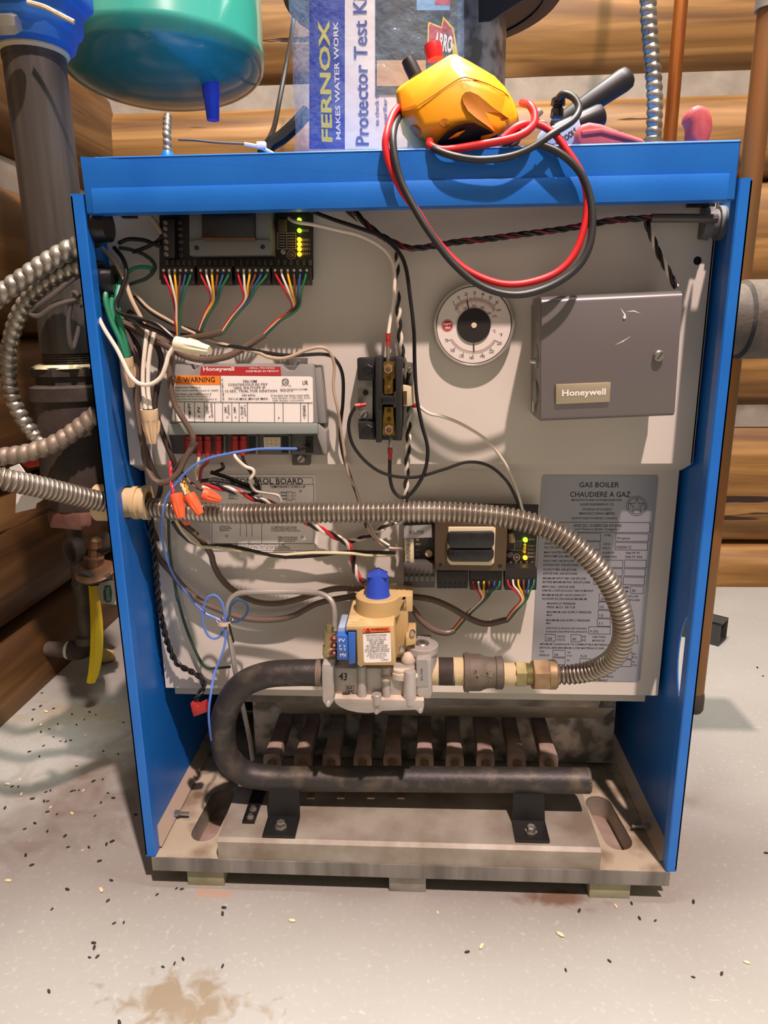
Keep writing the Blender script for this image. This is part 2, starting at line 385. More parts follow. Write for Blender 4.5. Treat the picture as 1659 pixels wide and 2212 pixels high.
for i, (z0, z1) in enumerate([(-.08, .107), (.107, .42), (.456, .717), (.717, .978), (.982, 1.16), (1.19, 1.47), (1.50, 1.8)]):
    logshape((-1.3, 1.15, (z0+z1)/2), (2.2, 1.15, (z0+z1)/2), (z1-z0)/2*1.02, .10, 'X', i*7.3).out('log', 'logx', wall_back)
for z0, z1 in ((.41, .465), (1.15, 1.2), (1.46, 1.51)):
    B().box((-1.3, 1.085, z0), (2.2, 1.16, z1)).out('chinking', 'chink', wall_back)
wl = B(); wl.box((-.90, -1.6, -.05), (-.84, 1.16, 2.0)); wall_left = tag(wl.out('wall_left', 'chink'), 'side wall of stacked logs left of the boiler, shade darkened into their colour', 'wall', kind='structure')
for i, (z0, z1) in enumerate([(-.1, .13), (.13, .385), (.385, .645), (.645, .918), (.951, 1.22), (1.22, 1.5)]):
    logshape((-.80, -1.6, (z0+z1)/2), (-.80, 1.12, (z0+z1)/2), (z1-z0)/2*1.02, .10, 'Y', i*5.1+40).out('log', 'logy_shaded', wall_left)
B().box((-.85, -1.6, .905), (-.735, 1.1, .962)).out('chinking', 'chink', wall_left)
# ================================================================== THE BOILER CABINET
boiler = thing('gas_boiler', 'blue steel gas boiler cabinet with its front open, beige panels inside', 'boiler', (0, .3, 0))
XW = .31; ZB = .045; ZT = .772
def cap_oval(cu, cv, ru, rv, n=28): return [(cu+ru*math.cos(2*math.pi*i/n), cv+rv*math.sin(2*math.pi*i/n)) for i in range(n)]
def stadium(c0, c1, r, n=10):                                   # slot outline between two centres (2d)
    d = math.atan2(c1[1]-c0[1], c1[0]-c0[0]); o = []
    for k in range(n+1): a = d-math.pi/2+math.pi*k/n; o.append((c1[0]+r*math.cos(a), c1[1]+r*math.sin(a)))
    for k in range(n+1): a = d+math.pi/2+math.pi*k/n; o.append((c0[0]+r*math.cos(a), c0[1]+r*math.sin(a)))
    return o
def side(sgn):
    b = B(); X = sgn*XW
    outer = [(X, 0, ZB), (X, .62, ZB), (X, .62, ZT), (X, 0, ZT)]
    if sgn > 0:
        hole = [(X, y, z) for y, z in cap_oval(.031, .292, .0235, .052)]
        b.holed(outer, [hole], (-sgn*.0015, 0, 0))
    else:
        hole = [(X, y, z) for y, z in cap_oval(.048, .466, .017, .019)]
        b.holed(outer, [hole], (-sgn*.0015, 0, 0))
    sp = b.out('side_panel', 'blue', boiler, False)
    # folded front flange: flat strip, then a slightly angled lip turned inward
    prof = [(0, 0), (.0102, 0), (.0115, .0012), (.0115, .014), (.0103, .014), (.0103, .002), (0, .002)]
    B().prism([(X-sgn*u, v, ZB-.002) for u, v in prof], (0, 0, ZT-ZB+.004)).out('flange', 'blue', sp, False)
    # turned-in bottom ledge, dusty
    B().prism([(X-sgn*.0015, .014, ZB+.002), (X-sgn*.014, .014, ZB), (X-sgn*.0015, .014, ZB+.012)], (0, .28, 0)).out('bottom_fold', 'bluedust', sp, False)
    return sp
side(-1); side(1)
# top cover: front face with hem, top sheet, end folds
tc = B(); tc.box((-.295, -.003, .7565), (.295, -.0015, .804)); tc.box((-.295, -.003, .8025), (.295, .62, .804)); tc.box((-.295, -.0015, .772), (-.2935, .62, .8025)); tc.box((.2935, -.0015, .772), (.295, .62, .8025))
cover = tc.out('top_cover', 'blue', boiler, True, .0006)
B().box((-.288, -.0045, .7558), (.288, -.0029, .7775)).out('hem', 'blue', cover, True, .0004)
B().box((-.295, -.0015, .7558), (.295, .012, .7575)).out('bottom_return', 'blue', cover, False)
# interior beige panels
def xz(X, Z, Y): return Vector((X, Y, Z))
hl = P(1507, 563, .058)
up_ = B(); up_.holed([(-.305, .058, .507), (.305, .058, .507), (.305, .058, .80), (-.305, .058, .80)], [[(hl.x+.0042*math.cos(a*.5236), .058, hl.z+.0042*math.sin(a*.5236)) for a in range(12)]], (0, .0015, 0))
upper = up_.out('upper_panel', 'panel', boiler, False)
B().prism([(-.305, .058, .507), (-.305, .088, .494), (-.305, .0895, .494), (-.305, .0595, .5085)], (.61, 0, 0)).out('panel_step', 'panel', upper, False)
B().box((.303, .058, .507), (.3045, .08, .80)).out('edge_fold', 'panel', upper, False)
B().box((hl.x-.006, .062, hl.z-.006), (hl.x+.006, .064, hl.z+.006)).out('hole_backing', 'black', upper, False)
lower = B(); lower.box((-.302, .088, .219), (.303, .0895, .496)); lower = lower.out('lower_panel', 'panel', boiler, False)
B().box((-.302, .088, .2175), (.303, .1, .219)).out('bottom_fold', 'panel', lower, False)
B().box((-.295, .099, .203), (.292, .1005, .219)).out('lower_lip', 'panel2', lower, False)
B().prism([(-.215, .1, .207), (-.215, .112, .186), (-.215, .1135, .187), (-.215, .1015, .208)], (.455, 0, 0)).out('drip_strip', 'galv', lower, False)
B().prism([(-.17, .112, .186), (-.17, .160, .142), (-.17, .1615, .143), (-.17, .1135, .187)], (.43, 0, 0)).out('heat_shield', 'galvdust', lower, False)
# chamber front, burner tray
bw = B(); bw.box((-.225, .205, .045), (.29, .2065, .16)); bw.out('burner_wall', 'galvbright', boiler, False)
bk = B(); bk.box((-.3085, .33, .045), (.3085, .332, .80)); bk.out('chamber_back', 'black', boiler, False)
# base tray with two long slots
sl = [stadium((-.2525, .045), (-.249, .112), .0165), stadium((.258, .05), (.251, .117), .0165)]
tr = B(); tr.holed([(-.303, 0, .042), (.303, 0, .042), (.303, .6, .042), (-.303, .6, .042)], [[(x, y, .042) for x, y in s_] for s_ in sl], (0, 0, -.0015))
tray = tr.out('base_tray', 'traydust', boiler, False)
B().box((-.303, -.0015, .0245), (.303, 0, .0425)).out('front_lip', 'galvlip', tray, False)
for s_ in sl:
    n_ = len(s_); B().add([(x, y, .0425) for x, y in s_]+[(x, y, .012) for x, y in s_], [(i, (i+1) % n_, (i+1) % n_+n_, i+n_) for i in range(n_)]).out('slot_rim', 'galvdust', tray)
    B().prism([(x, y, .0125) for x, y in s_], (0, 0, -.001)).out('slot_floor', 'burner', tray, False)
a = PZ(398, 1757, .05); B().lathe(a+Vector((-.012, 0, 0)), a+Vector((.006, 0, 0)), [(0, .004), (.3, .004), (.32, .0025), (1, .002)], 10).out('panel_screw', 'steel', tray)
a = PZ(1380, 1785, .05); B().lathe(a+Vector((.012, 0, 0)), a+Vector((-.008, 0, 0)), [(0, .004), (.3, .004), (.32, .0025), (1, .002)], 10).out('panel_screw', 'steel', tray)
# raised burner cover plate standing on the tray
cp = B(); cp.prism([(-.222, .0, .042), (-.222, .0, .066), (-.222, .004, .07), (-.222, .10, .0715), (-.222, .10, .042)], (.446, 0, 0))
cplate = cp.out('burner_cover', 'galvdust', boiler, True)
def foot(x0, x1, m): B().box((x0, .004, 0), (x1, .05, .0245)).out('foot', m, boiler, True, .001)
foot(-.264, -.219, 'footpale'); foot(-.02, .024, 'galv'); foot(.215, .262, 'footpale')
B().box((-.21, .3, .0), (.21, .31, .0405)).out('under_brace', 'black', boiler, False)
# ten burners side by side, each a flattened tube with a flared mouth and a brass orifice
bx = [590, 656, 717, 784, 848, 917, 982, 1048, 1115, 1184]
for i, x in enumerate(bx):
    c = P(x, 1632, .115); fan_ = (i-4.5)*.0009; b = B(); rs = []
    for (y, w_, h, dz) in [(.108, .0118, .013, 0), (.1125, .0118, .013, 0), (.118, .0116, .0125, .001), (.135, .0104, .0112, .002), (.2, .0098, .0112, .004), (.30, .0098, .0112, .006)]:
        ring = []
        for k in range(16):
            th = 2*math.pi*k/16; q = (abs(math.cos(th))**5+abs(math.sin(th))**5)**(-.2)
            ring.append(Vector((c.x+fan_*(y-.108)*60*.02+w_*q*math.cos(th), y, c.z+dz+h*q*math.sin(th)-.006)))
        rs.append(ring)
    bo = b.rings(rs).out('burner', 'burner', boiler)
    B().lathe((c.x, .109, c.z-.006), (c.x, .085, c.z-.0075), [(0, .0062), (.45, .0062), (.46, .0045), (1, .0045)], 6).out('orifice', 'brassnut', bo)
# manifold brackets and the small pilot bracket on the cover plate
for px_, py_ in ((607, 1790), (1147, 1800)):
    c = PZ(px_, py_, .0725); w_ = .0195
    b = B(); b.prism([(c.x-w_, c.y-.014, .0715), (c.x+w_, c.y-.014, .0715), (c.x+w_, c.y+.02, .0722), (c.x-w_, c.y+.02, .0722)], (0, 0, .0028))
    b.prism([(c.x-w_, c.y+.018, .0722), (c.x+w_, c.y+.018, .0722), (c.x+w_*.95, c.y+.03, .112), (c.x-w_*.95, c.y+.03, .112)], (0, .0028, 0))
    br = b.out('manifold_bracket', 'black', boiler, False)
    B().lathe((c.x, c.y, .0743), (c.x, c.y, .0825), [(0, .0075), (.2, .0075), (.21, .0055), (.9, .0055), (1, .0045)], 6).out('bolt', 'steel', br)
c = PZ(543, 1757, .073); B().prism([(c.x-.0075, c.y-.016, .0715), (c.x+.0075, c.y-.016, .0715), (c.x+.0085, c.y+.05, .0725), (c.x-.0085, c.y+.05, .0725)], (0, 0, .0022)).out('pilot_bracket', 'black', boiler, False)
for px_, py_ in ((541, 1765), (547, 1748)):
    c = PZ(px_, py_, .075); B().lathe((c.x, c.y, .0737), (c.x, c.y, .079), [(0, .005), (.3, .005), (.31, .0035), (1, .003)], 6).out('bolt', 'steel', boiler)
# dark locknuts where conduits enter the cabinet
c = PX(1560, 482, .3085); B().lathe((.3085, c.y, c.z), (.288, c.y, c.z), [(0, .016), (.3, .016), (.31, .013), (.6, .013), (.61, .0155), (1, .0145)], 14).out('cable_connector', 'xfgray', boiler)
c = P(224, 492, .03); B().lathe((-.309, .02, c.z), (-.285, .02, c.z), [(0, .02), (.4, .02), (.41, .016), (1, .015)], 14).out('conduit_locknut', 'blackgloss', boiler)
B().lathe((-.309, .03, c.z-.05), (-.287, .03, c.z-.05), [(0, .02), (.4, .02), (.41, .016), (1, .015)], 14).out('conduit_locknut', 'blackgloss', boiler)
poly('top_bracket', rect(1488, 430, 1545, 446), .05, .057, 'black', boiler); poly('top_bracket', rect(262, 452, 292, 470), .05, .057, 'black', boiler)
# rating plate on the lower panel
O, S = (1130, 1010), 4.515
rp = poly('rating_plate', cr(*O, S, [(205, 75), (1305, 78), (1320, 95), (1140, 2070), (1120, 2087), (700, 2080), (90, 2065), (75, 2045), (185, 95)]), .0872, .088, 'silverplate', boiler)
tag(rp, 'silver blue rating plate printed in black')
T = [("GAS BOILER", 742, 168, 390, 52), ("CHAUDIERE A GAZ", 752, 262, 590, 54), ("MANUFACTURED BY/FABRIQUEE PAR", 718, 319, 490, 24), ("ALLIED ENGINEERING CO.", 722, 359, 335, 24),
     ("DIVISION OF E-Z-RECT", 728, 408, 290, 24), ("MANUFACTURING LIMITED", 722, 448, 345, 24), ("NORTH VANCOUVER,B.C.,CANADA", 695, 496, 445, 24), ("ANSI Z21.13-2000/CSA 4.9-2000", 725, 566, 468, 28), ("Low Pressure Boiler Category I", 720, 604, 436, 28),
     ("TYPE", 822, 661, 68, 22), ("Propane", 982, 691, 120, 28), ("SERIAL NO.", 270, 741, 125, 22), ("NO. DE SERIE", 290, 779, 170, 22), ("C.R.N.", 816, 746, 76, 22), ("N.E.C.", 814, 785, 76, 22), ("H2524.1C", 985, 776, 145, 28),
     ("MAX WATER PRESS", 330, 828, 250, 22), ("PRES/TEMP EAU MAX", 338, 866, 270, 22), ("0-2000 FT", 832, 832, 120, 22), ("0-2000 PDS", 842, 871, 140, 22), ("7000 FT: FT", 1070, 834, 140, 22), ("7000 FT: PDS", 1078, 873, 165, 22),
     ("INPUT PER 1000 BTU/HR", 350, 912, 300, 22), ("ENTREE PAR 1000 BTU/HRE", 370, 950, 342, 22), ("OUTPUT PER 1000 BTU/HR", 360, 996, 326, 22), ("SORTIE PAR 1000 BTU/HRE", 360, 1034, 332, 22), ("MINIMUM INPUT PER 1000 BTU/HR", 404, 1081, 420, 22), ("ENTREE MINIMUM PAR 1000 BTU/HRE", 422, 1118, 464, 22),
     ("MFR'S REC. ORIFICE SIZE", 346, 1163, 316, 22), ("DIM DE L'ORIFICE SUGG. PAR LE MANUF", 434, 1200, 496, 22), ("DMS", 1004, 1170, 60, 22), ("DIM", 1000, 1208, 50, 22), ("56", 1080, 1200, 34, 26), ("MINIMUM RELIEF VALVE CAPACITY", 400, 1244, 430, 22), ("SOUPAPE DE DECHARGE MINIMUM", 402, 1281, 434, 22), ("1000 BTU/HR", 1050, 1256, 150, 20), ("1000 BTU/HRE", 1058, 1293, 160, 20), ("22", 775, 1280, 34, 26),
     ("MANIFOLD PRESSURE", 373, 1326, 275, 22), ("PRESS. MULT. DE TUB", 370, 1362, 275, 22), ("10", 770, 1360, 34, 26), ("MAXIMUM GAS SUPPLY PRESSURE", 448, 1410, 434, 22), ("MAX", 258, 1439, 56, 20), ("13", 764, 1442, 34, 26), ("MINIMUM GAS SUPPLY PRESSURE", 438, 1490, 424, 22), ("MIN.", 250, 1519, 48, 20), ("11", 758, 1520, 32, 26),
     ("HEATING SURFACE (EXTENDED)", 422, 1570, 398, 22), ("PLAQUE CHAUFFANTE (ETENDIT)", 426, 1604, 406, 22), ("9 (22)", 694, 1600, 78, 28), ("120", 258, 1668, 50, 26), ("VOLTS.", 372, 1648, 84, 20), ("VOLTS.", 370, 1680, 84, 20), ("60", 500, 1672, 34, 26), ("HZ.", 596, 1650, 46, 20), ("HZ.", 594, 1684, 46, 20), ("LESS THAN", 742, 1652, 128, 20), ("MOINS DE", 736, 1688, 120, 20),
     ("MINIMUM CLEARANCE TO COMBUSTIBLE MATERIALS", 500, 1725, 670, 20), ("ESPACE LIBRE MINIMUM A DES MATERIAUX INFL.", 480, 1760, 640, 20), ("TOP", 184, 1795, 48, 20), ("DESSUS", 206, 1830, 96, 20), ("24", 322, 1825, 36, 26), ("IN.", 450, 1803, 30, 20), ("P.O.", 456, 1836, 48, 20), ("FLUE", 590, 1840, 60, 20), ("48 CL", 980, 1838, 74, 24), ("2", 955, 1918, 16, 24), ("IN.", 1084, 1818, 30, 20), ("P.O.", 1090, 1850, 48, 20), ("IN.", 1080, 1896, 30, 20), ("P.O.", 1086, 1928, 48, 20), ("IN.", 444, 1880, 30, 20),
     ("FLOORING", 820, 2040, 120, 20), ("INFLAMABLE", 746, 2074, 150, 20)]
text('lettering', [(t[0], O[0]+t[1]/S, O[1]+t[2]/S, t[3]/S, t[4]/S) for t in T], .0870, 'ink', rp)
bxs = [(360, 533, 1238, 630), (540, 638, 757, 712), (905, 644, 1222, 717), (540, 722, 750, 800), (898, 730, 1213, 802), (700, 900, 973, 972), (990, 900, 1202, 974), (690, 982, 967, 1054), (984, 986, 1192, 1056), (690, 1066, 962, 1140), (978, 1068, 1182, 1142), (1048, 1156, 1172, 1226), (744, 1232, 850, 1302), (738, 1310, 850, 1382), (732, 1392, 850, 1464), (725, 1474, 850, 1546), (640, 1552, 850, 1622), (217, 1625, 315, 1690), (467, 1628, 566, 1696), (960, 1638, 1116, 1708), (292, 1780, 412, 1846), (940, 1795, 1062, 1864), (932, 1872, 1054, 1938), (290, 1856, 408, 1920), (554, 1862, 660, 1930)]
sg = []
for b_ in bxs: sg += boxsegs(O[0]+b_[0]/S, O[1]+b_[1]/S, O[0]+b_[2]/S, O[1]+b_[3]/S, .8)
cx_, cy_ = O[0]+1108/S, O[1]+374/S
for rr in (22, 18):
    for k in range(24): sg.append(((cx_+rr*math.cos(k*.2618), cy_+rr*.95*math.sin(k*.2618)), (cx_+rr*math.cos((k+1)*.2618), cy_+rr*.95*math.sin((k+1)*.2618))))
st = [(cx_+17*(1 if k % 2 == 0 else .4)*math.sin(k*math.pi/5), cy_-17*(1 if k % 2 == 0 else .4)*math.cos(k*math.pi/5)) for k in range(10)]
sg += [(st[k], st[(k+1) % 10]) for k in range(10)]
lines2d('rules_and_star', sg, .0870, 'ink', rp, .9)
# wiring instruction label
O, S = (320, 980), 2.9625
il = poly('instruction_label', cr(*O, S, [(392, 135), (1068, 138), (1085, 632), (400, 622)]), .0873, .088, 'label', boiler)
T = [("ZONE CONTROL BOARD", 690, 176, 600, 38), ("TEMPORARY START-UP", 893, 212, 228, 18), ("BLACK", 865, 247, 32, 9), ("WHITE", 865, 268, 32, 9), ("BLACK", 865, 290, 32, 9), ("P1", 935, 252, 14, 10), ("P1C", 937, 270, 18, 10), ("P2", 935, 290, 14, 10),
     ("BLACK", 535, 262, 32, 9), ("BLACK", 535, 282, 32, 9), ("TO TEMPORARILY START BOILER", 868, 470, 165, 10), ("CONNECT WIRE FROM ES1 TO ES2", 868, 482, 165, 10), ("TO CAUSE BOILER TO RUN NON-STOP", 880, 494, 190, 10), ("TEMPLATE FOR DRILLING", 892, 536, 126, 10), ("HOLES IN FOR SECOND", 892, 548, 122, 10), ("BOARD. #8/32 SCREW DIA.", 888, 560, 110, 10),
     ("CONNECTED", 490, 466, 68, 10), ("AND CONNECTED", 495, 478, 80, 10), ("SEPARATELY", 490, 491, 64, 10), ("DO NOT BEFORE MAKING ANY CONNECTIONS TO ZONE CONTROL BOARD.", 670, 582, 410, 10), ("REFER TO ZONE CONTROL BOARD WIRING DIAGRAM IN CLEARLY", 690, 595, 420, 10), ("FOR ADVICE. THIS WILL BLOW 24 VOLT FUSE", 740, 607, 340, 10)]
for nm_, tt_ in (('title_lettering', T[:1]), ('startup_lettering', [t for t in T[1:] if t[1] > 740 and t[2] < 570]), ('wiring_lettering', [t for t in T[1:] if t[1] < 740 and t[2] < 570]), ('footer_lettering', [t for t in T if t[2] > 570])):
    text(nm_, [(t[0], O[0]+t[1]/S, O[1]+t[2]/S, t[3]/S, t[4]/S) for t in tt_], .0871, 'ink', il)
sg = []
for x0, y0, x1, y1 in [(408, 152, 1055, 196), (408, 196, 727, 575), (727, 196, 1060, 575), (408, 575, 1068, 618)]: sg += boxsegs(O[0]+x0/S, O[1]+y0/S, O[0]+x1/S, O[1]+y1/S, .5)
for k in range(3):
    y = 252+k*19; sg += [((O[0]+840/S, O[1]+y/S), (O[0]+905/S, O[1]+y/S)), ((O[0]+510/S, O[1]+y/S), (O[0]+575/S, O[1]+y/S))]
for x in (590, 630, 665): sg += [((O[0]+x/S, O[1]+430/S), (O[0]+x/S, O[1]+530/S))]
sg += boxsegs(O[0]+885/S, O[1]+243/S, O[0]+920/S, O[1]+300/S)
for (x, y) in ((975, 240), (987, 534), (503, 528)): sg += boxsegs(O[0]+(x-6)/S, O[1]+(y-6)/S, O[0]+(x+6)/S, O[1]+(y+6)/S)
lines2d('rules', sg, .0871, 'ink', il, .8)
# ================================================================== DEVICES MOUNTED IN THE CABINET
YU, YL = .058, .088                                            # upper and lower panel planes
def arc_pts(cx, cy, r, a0, a1, n): return [(cx+r*math.cos(a0+(a1-a0)*k/n), cy+r*math.sin(a0+(a1-a0)*k/n)) for k in range(n+1)]
# ---- upper zone control board
O, S = (180, 440), 3.072
def q5(pts): return cr(180, 440, 3.072, pts)
zb1 = thing('zone_control_board', 'black zone control circuit board with grey framed transformer under the blue cover', 'circuit board', P(510, 600, YU))
poly('board', q5([(505, 20), (1525, 20), (1525, 505), (505, 505)]), .044, .046, 'pcb', zb1)
for x, y in ((520, 60), (1500, 480)): B().cyl(P(O[0]+x/S, O[1]+y/S, .046), P(O[0]+x/S, O[1]+y/S, .046)+Vector((0, .012, 0)), .003, 8).out('standoff', 'steel', zb1)
tf = poly('transformer_frame', q5([(700, 10), (1235, 10), (1245, 338), (705, 345)]), .020, .044, 'xfgray', zb1, .0008)
poly('frame_step', q5([(790, 238), (1140, 238), (1245, 242), (1245, 338), (705, 345), (702, 246)]), .017, .02, 'xfgray', tf, .0005)
poly('winding', q5([(783, 10), (1138, 10), (1138, 240), (783, 240)]), .015, .021, 'winding', tf, .002)
poly('winding_edge', q5([(790, 226), (1140, 226), (1140, 240), (790, 240)]), .0145, .02, 'bronze', tf)
for x, y in ((752, 293), (1190, 287)): disc('rivet_hole', O[0]+x/S, O[1]+y/S, 5, .0166, .018, 'black', tf)
ts = poly('terminal_strip', q5([(522, 100), (605, 100), (607, 362), (527, 362)]), .032, .044, 'conn', zb1, .0006)
for y in (125, 165, 208, 250, 295, 335): screw(O[0]+(543 if y < 240 else 550)/S, O[1]+y/S, 5.4, .0305, ts, 'conduit')
for b0, b1, y0 in ((510, 735, 0), (755, 985, 2), (1003, 1240, 2), (1250, 1500, 2)):
    cn = poly('connector', q5([(b0, 415), (b1, 415), (b1, 452), (b1+4, 535), (b0+4, 535), (b0, 452)]), .026, .044, 'conn', zb1, .0006)
    for k in range(6):
        x = b0+20+(b1-b0-40)*k/5+2; poly('pin', q5(rect(x-7, 434, x+7, 452)), .0254, .027, 'white', cn)
for (y, m_) in ((105, 'ledgreen'), (175, 'ledgreen'), (235, 'ledyellow'), (267, 'ledyellow'), (298, 'ledyellow'), (333, 'ledyellow')):
    disc('indicator_light', O[0]+1430/S, O[1]+y/S, 4.6, .040, .044, m_, zb1, 12, [(0, .4), (.3, .9), (1, 1)])
T = [("P1", 640, 130, 20, 16), ("P1C", 645, 170, 28, 16), ("P2", 645, 212, 22, 16), ("P2C", 650, 256, 28, 16), ("L1", 648, 300, 20, 16), ("L2", 650, 342, 20, 16), ("BOILER", 1470, 178, 54, 16), ("ZONE 1", 1476, 240, 56, 15), ("ZONE 2", 1476, 270, 56, 15), ("ZONE 3", 1476, 300, 56, 15), ("ZONE 4", 1476, 332, 56, 15), ("CSA", 1380, 340, 34, 22)]
names_ = ["TH1", "TH2", "ZV1", "ZV2", "ES1", "ES2"]
for b0, b1 in ((510, 735), (755, 985), (1003, 1240), (1250, 1500)):
    for k in range(6): T.append((names_[k], b0+38+(b1-b0-40)*k/5+8, 392, 30, 16, 90))
text('lettering', [(t[0], O[0]+t[1]/S, O[1]+t[2]/S, t[3]/S, t[4]/S)+tuple(t[5:]) for t in T], .0438, 'silkscreen', zb1)
sg = boxsegs(O[0]+1288/S, O[1]+195/S, O[0]+1410/S, O[1]+300/S)+[((O[0]+1350/S, O[1]+195/S), (O[0]+1350/S, O[1]+300/S)), ((O[0]+755/S, O[1]+352/S), (O[0]+1280/S, O[1]+352/S))]
for k in range(14): a_ = 2*math.pi*k/14; b_ = 2*math.pi*(k+1)/14; sg.append(((O[0]+(1380+28*math.cos(a_))/S, O[1]+(340+28*math.sin(a_))/S), (O[0]+(1380+28*math.cos(b_))/S, O[1]+(340+28*math.sin(b_))/S)))
for yy in (212, 230, 248, 266, 284): sg += [((O[0]+1296/S, O[1]+yy/S), (O[0]+1340/S, O[1]+yy/S)), ((O[0]+1358/S, O[1]+yy/S), (O[0]+1402/S, O[1]+yy/S))]
lines2d('silkscreen_lines', sg, .0438, 'silkscreen', zb1, 1.0)
poly('fuse', q5(rect(1290, 100, 1345, 185)), .036, .044, 'xfbrown', zb1, .001); screw(O[0]+1325/S, O[1]+322/S, 6, .042, zb1)
poly('white_tag', q5([(498, 30), (680, 30), (600, 72), (500, 72)]), .033, .0335, 'white', zb1)
# ---- lower zone control board
O, S = (840, 1060), 4.608
def q8(pts): return cr(840, 1060, 4.608, pts)
zb2 = thing('zone_control_board', 'black zone control circuit board with brown transformer, partly behind the steel hose', 'circuit board', P(1015, 1270, YL))
poly('board', q8([(145, 118), (1490, 140), (1455, 770), (150, 770)]), .074, .076, 'pcb', zb2)
for x, y in ((180, 330), (1440, 600)): B().cyl(P(O[0]+x/S, O[1]+y/S, .076), P(O[0]+x/S, O[1]+y/S, .076)+Vector((0, .012, 0)), .003, 8).out('standoff', 'steel', zb2)
tf = poly('transformer_frame', q8([(458, 250), (1185, 250), (1165, 800), (455, 795)]), .050, .074, 'xfbrown', zb2, .0008)
poly('bobbin', q8([(590, 365), (1065, 365), (1050, 720), (1020, 748), (610, 742), (578, 700)]), .047, .052, 'ivory', tf, .0015)
poly('winding', q8([(588, 420), (1055, 415), (1050, 560), (1000, 582), (640, 582), (583, 540)]), .040, .05, 'winding', tf, .003)
poly('winding', q8([(583, 588), (1050, 588), (1046, 680), (1000, 718), (620, 715), (580, 670)]), .040, .05, 'winding', tf, .003)
for x, y in ((515, 738), (1107, 752)): disc('rivet_hole', O[0]+x/S, O[1]+y/S, 4.4, .0497, .051, 'black', tf)
ts = poly('terminal_strip', q8([(152, 480), (248, 480), (250, 722), (160, 722)]), .062, .074, 'ivory', zb2, .0006)
for y in (505, 552, 600, 648, 693): screw(O[0]+196/S, O[1]+y/S, 4.6, .0605, ts, 'conduit')
poly('number_tag', q8([(148, 350), (425, 340), (432, 465), (150, 475)]), .0595, .0605, 'silvertag', zb2)
text('tag_lettering', [("SCL-7735", O[0]+275/S, O[1]+415/S, 145/S, 34/S)], .0593, 'ink', zb2)
for b0, b1, t0, t1, m_ in ((148, 460, 730, 965, 'conngray'), (480, 790, 800, 970, 'conn'), (808, 1125, 790, 990, 'conn'), (1155, 1472, 770, 990, 'conn')):
    cn = poly('connector', q8([(b0, t0), (b1, t0), (b1+4, t0+70), (b1-4, t1), (b0, t1), (b0, t0+70)]), .056, .074, m_, zb2, .0006)
    for k in range(6):
        x = b0+25+(b1-b0-50)*k/5; poly('socket', q8([(x-14, t0+118), (x+14, t0+118), (x+20, t0+172), (x-20, t0+172)]), .0555, .057, 'black' if m_ == 'conn' else 'xfgray', cn)
    if m_ == 'conngray':
        for k in range(6): x = b0+25+(b1-b0-50)*k/5; poly('socket', q8(rect(x-16, t0+102, x+16, t0+124)), .0553, .057, 'black', cn)
for (x, y, r_, m_) in ((1362, 497, 5.2, 'ledgreen'), (1358, 550, 3.6, 'leddim'), (1356, 580, 3.6, 'leddim'), (1352, 612, 3.8, 'leddim'), (1360, 675, 4.8, 'ledyellow')):
    disc('indicator_light', O[0]+x/S, O[1]+y/S, r_, .070, .074, m_, zb2, 12, [(0, .4), (.3, .9), (1, 1)])
T = [("P2", 287, 490, 26, 22), ("P2C", 292, 534, 46, 22), ("L1", 284, 586, 28, 22), ("L2", 284, 634, 28, 22), ("BOILER", 1425, 484, 58, 18), ("ZONE 1", 1420, 550, 74, 19), ("ZONE 2", 1418, 585, 74, 19), ("ZONE 3", 1416, 622, 74, 19), ("ZONE 4", 1414, 657, 74, 19), ("CSA", 1272, 662, 42, 26)]
for s_, x in (("ZV1", 283), ("ZV2", 335), ("ES1", 386), ("ES2", 434)): T.append((s_, x, 704, 46, 22, 90))
for s_, x in (("TH2", 1210), ("ZV1", 1265), ("ZV2", 1318), ("ES1", 1372), ("ES2", 1424)): T.append((s_, x, 724, 46, 22, 90))
text('lettering', [(t[0], O[0]+t[1]/S, O[1]+t[2]/S, t[3]/S, t[4]/S)+tuple(t[5:]) for t in T], .0738, 'silkscreen', zb2)
sg = [((O[0]+1250/S, O[1]+500/S), (O[0]+1330/S, O[1]+500/S)), ((O[0]+1250/S, O[1]+500/S), (O[0]+1250/S, O[1]+590/S)), ((O[0]+1185/S, O[1]+590/S), (O[0]+1340/S, O[1]+590/S)), ((O[0]+170/S, O[1]+128/S), (O[0]+1170/S, O[1]+150/S))]
for k in range(14): a_ = 2*math.pi*k/14; b_ = 2*math.pi*(k+1)/14; sg.append(((O[0]+(1272+32*math.cos(a_))/S, O[1]+(662+32*math.sin(a_))/S), (O[0]+(1272+32*math.cos(b_))/S, O[1]+(662+32*math.sin(b_))/S)))
for yy in (520, 540, 560): sg += [((O[0]+1258/S, O[1]+yy/S), (O[0]+1285/S, O[1]+yy/S)), ((O[0]+1295/S, O[1]+yy/S), (O[0]+1322/S, O[1]+yy/S))]
lines2d('silkscreen_lines', sg, .0738, 'silkscreen', zb2, 1.0)
disc('resistor', O[0]+398/S, O[1]+628/S, 8.4, .070, .074, 'bush', zb2); disc('resistor', O[0]+1205/S, O[1]+640/S, 7, .070, .074, 'xfbrown', zb2)
B().cyl(P(O[0]+1210/S, O[1]+420/S, .066), P(O[0]+1225/S, O[1]+510/S, .066), .004, 10).out('coil', 'brassnut', zb2)
disc('panel_hole_plug', 933, 1083, 9, .0865, .088, 'panel2', boiler)
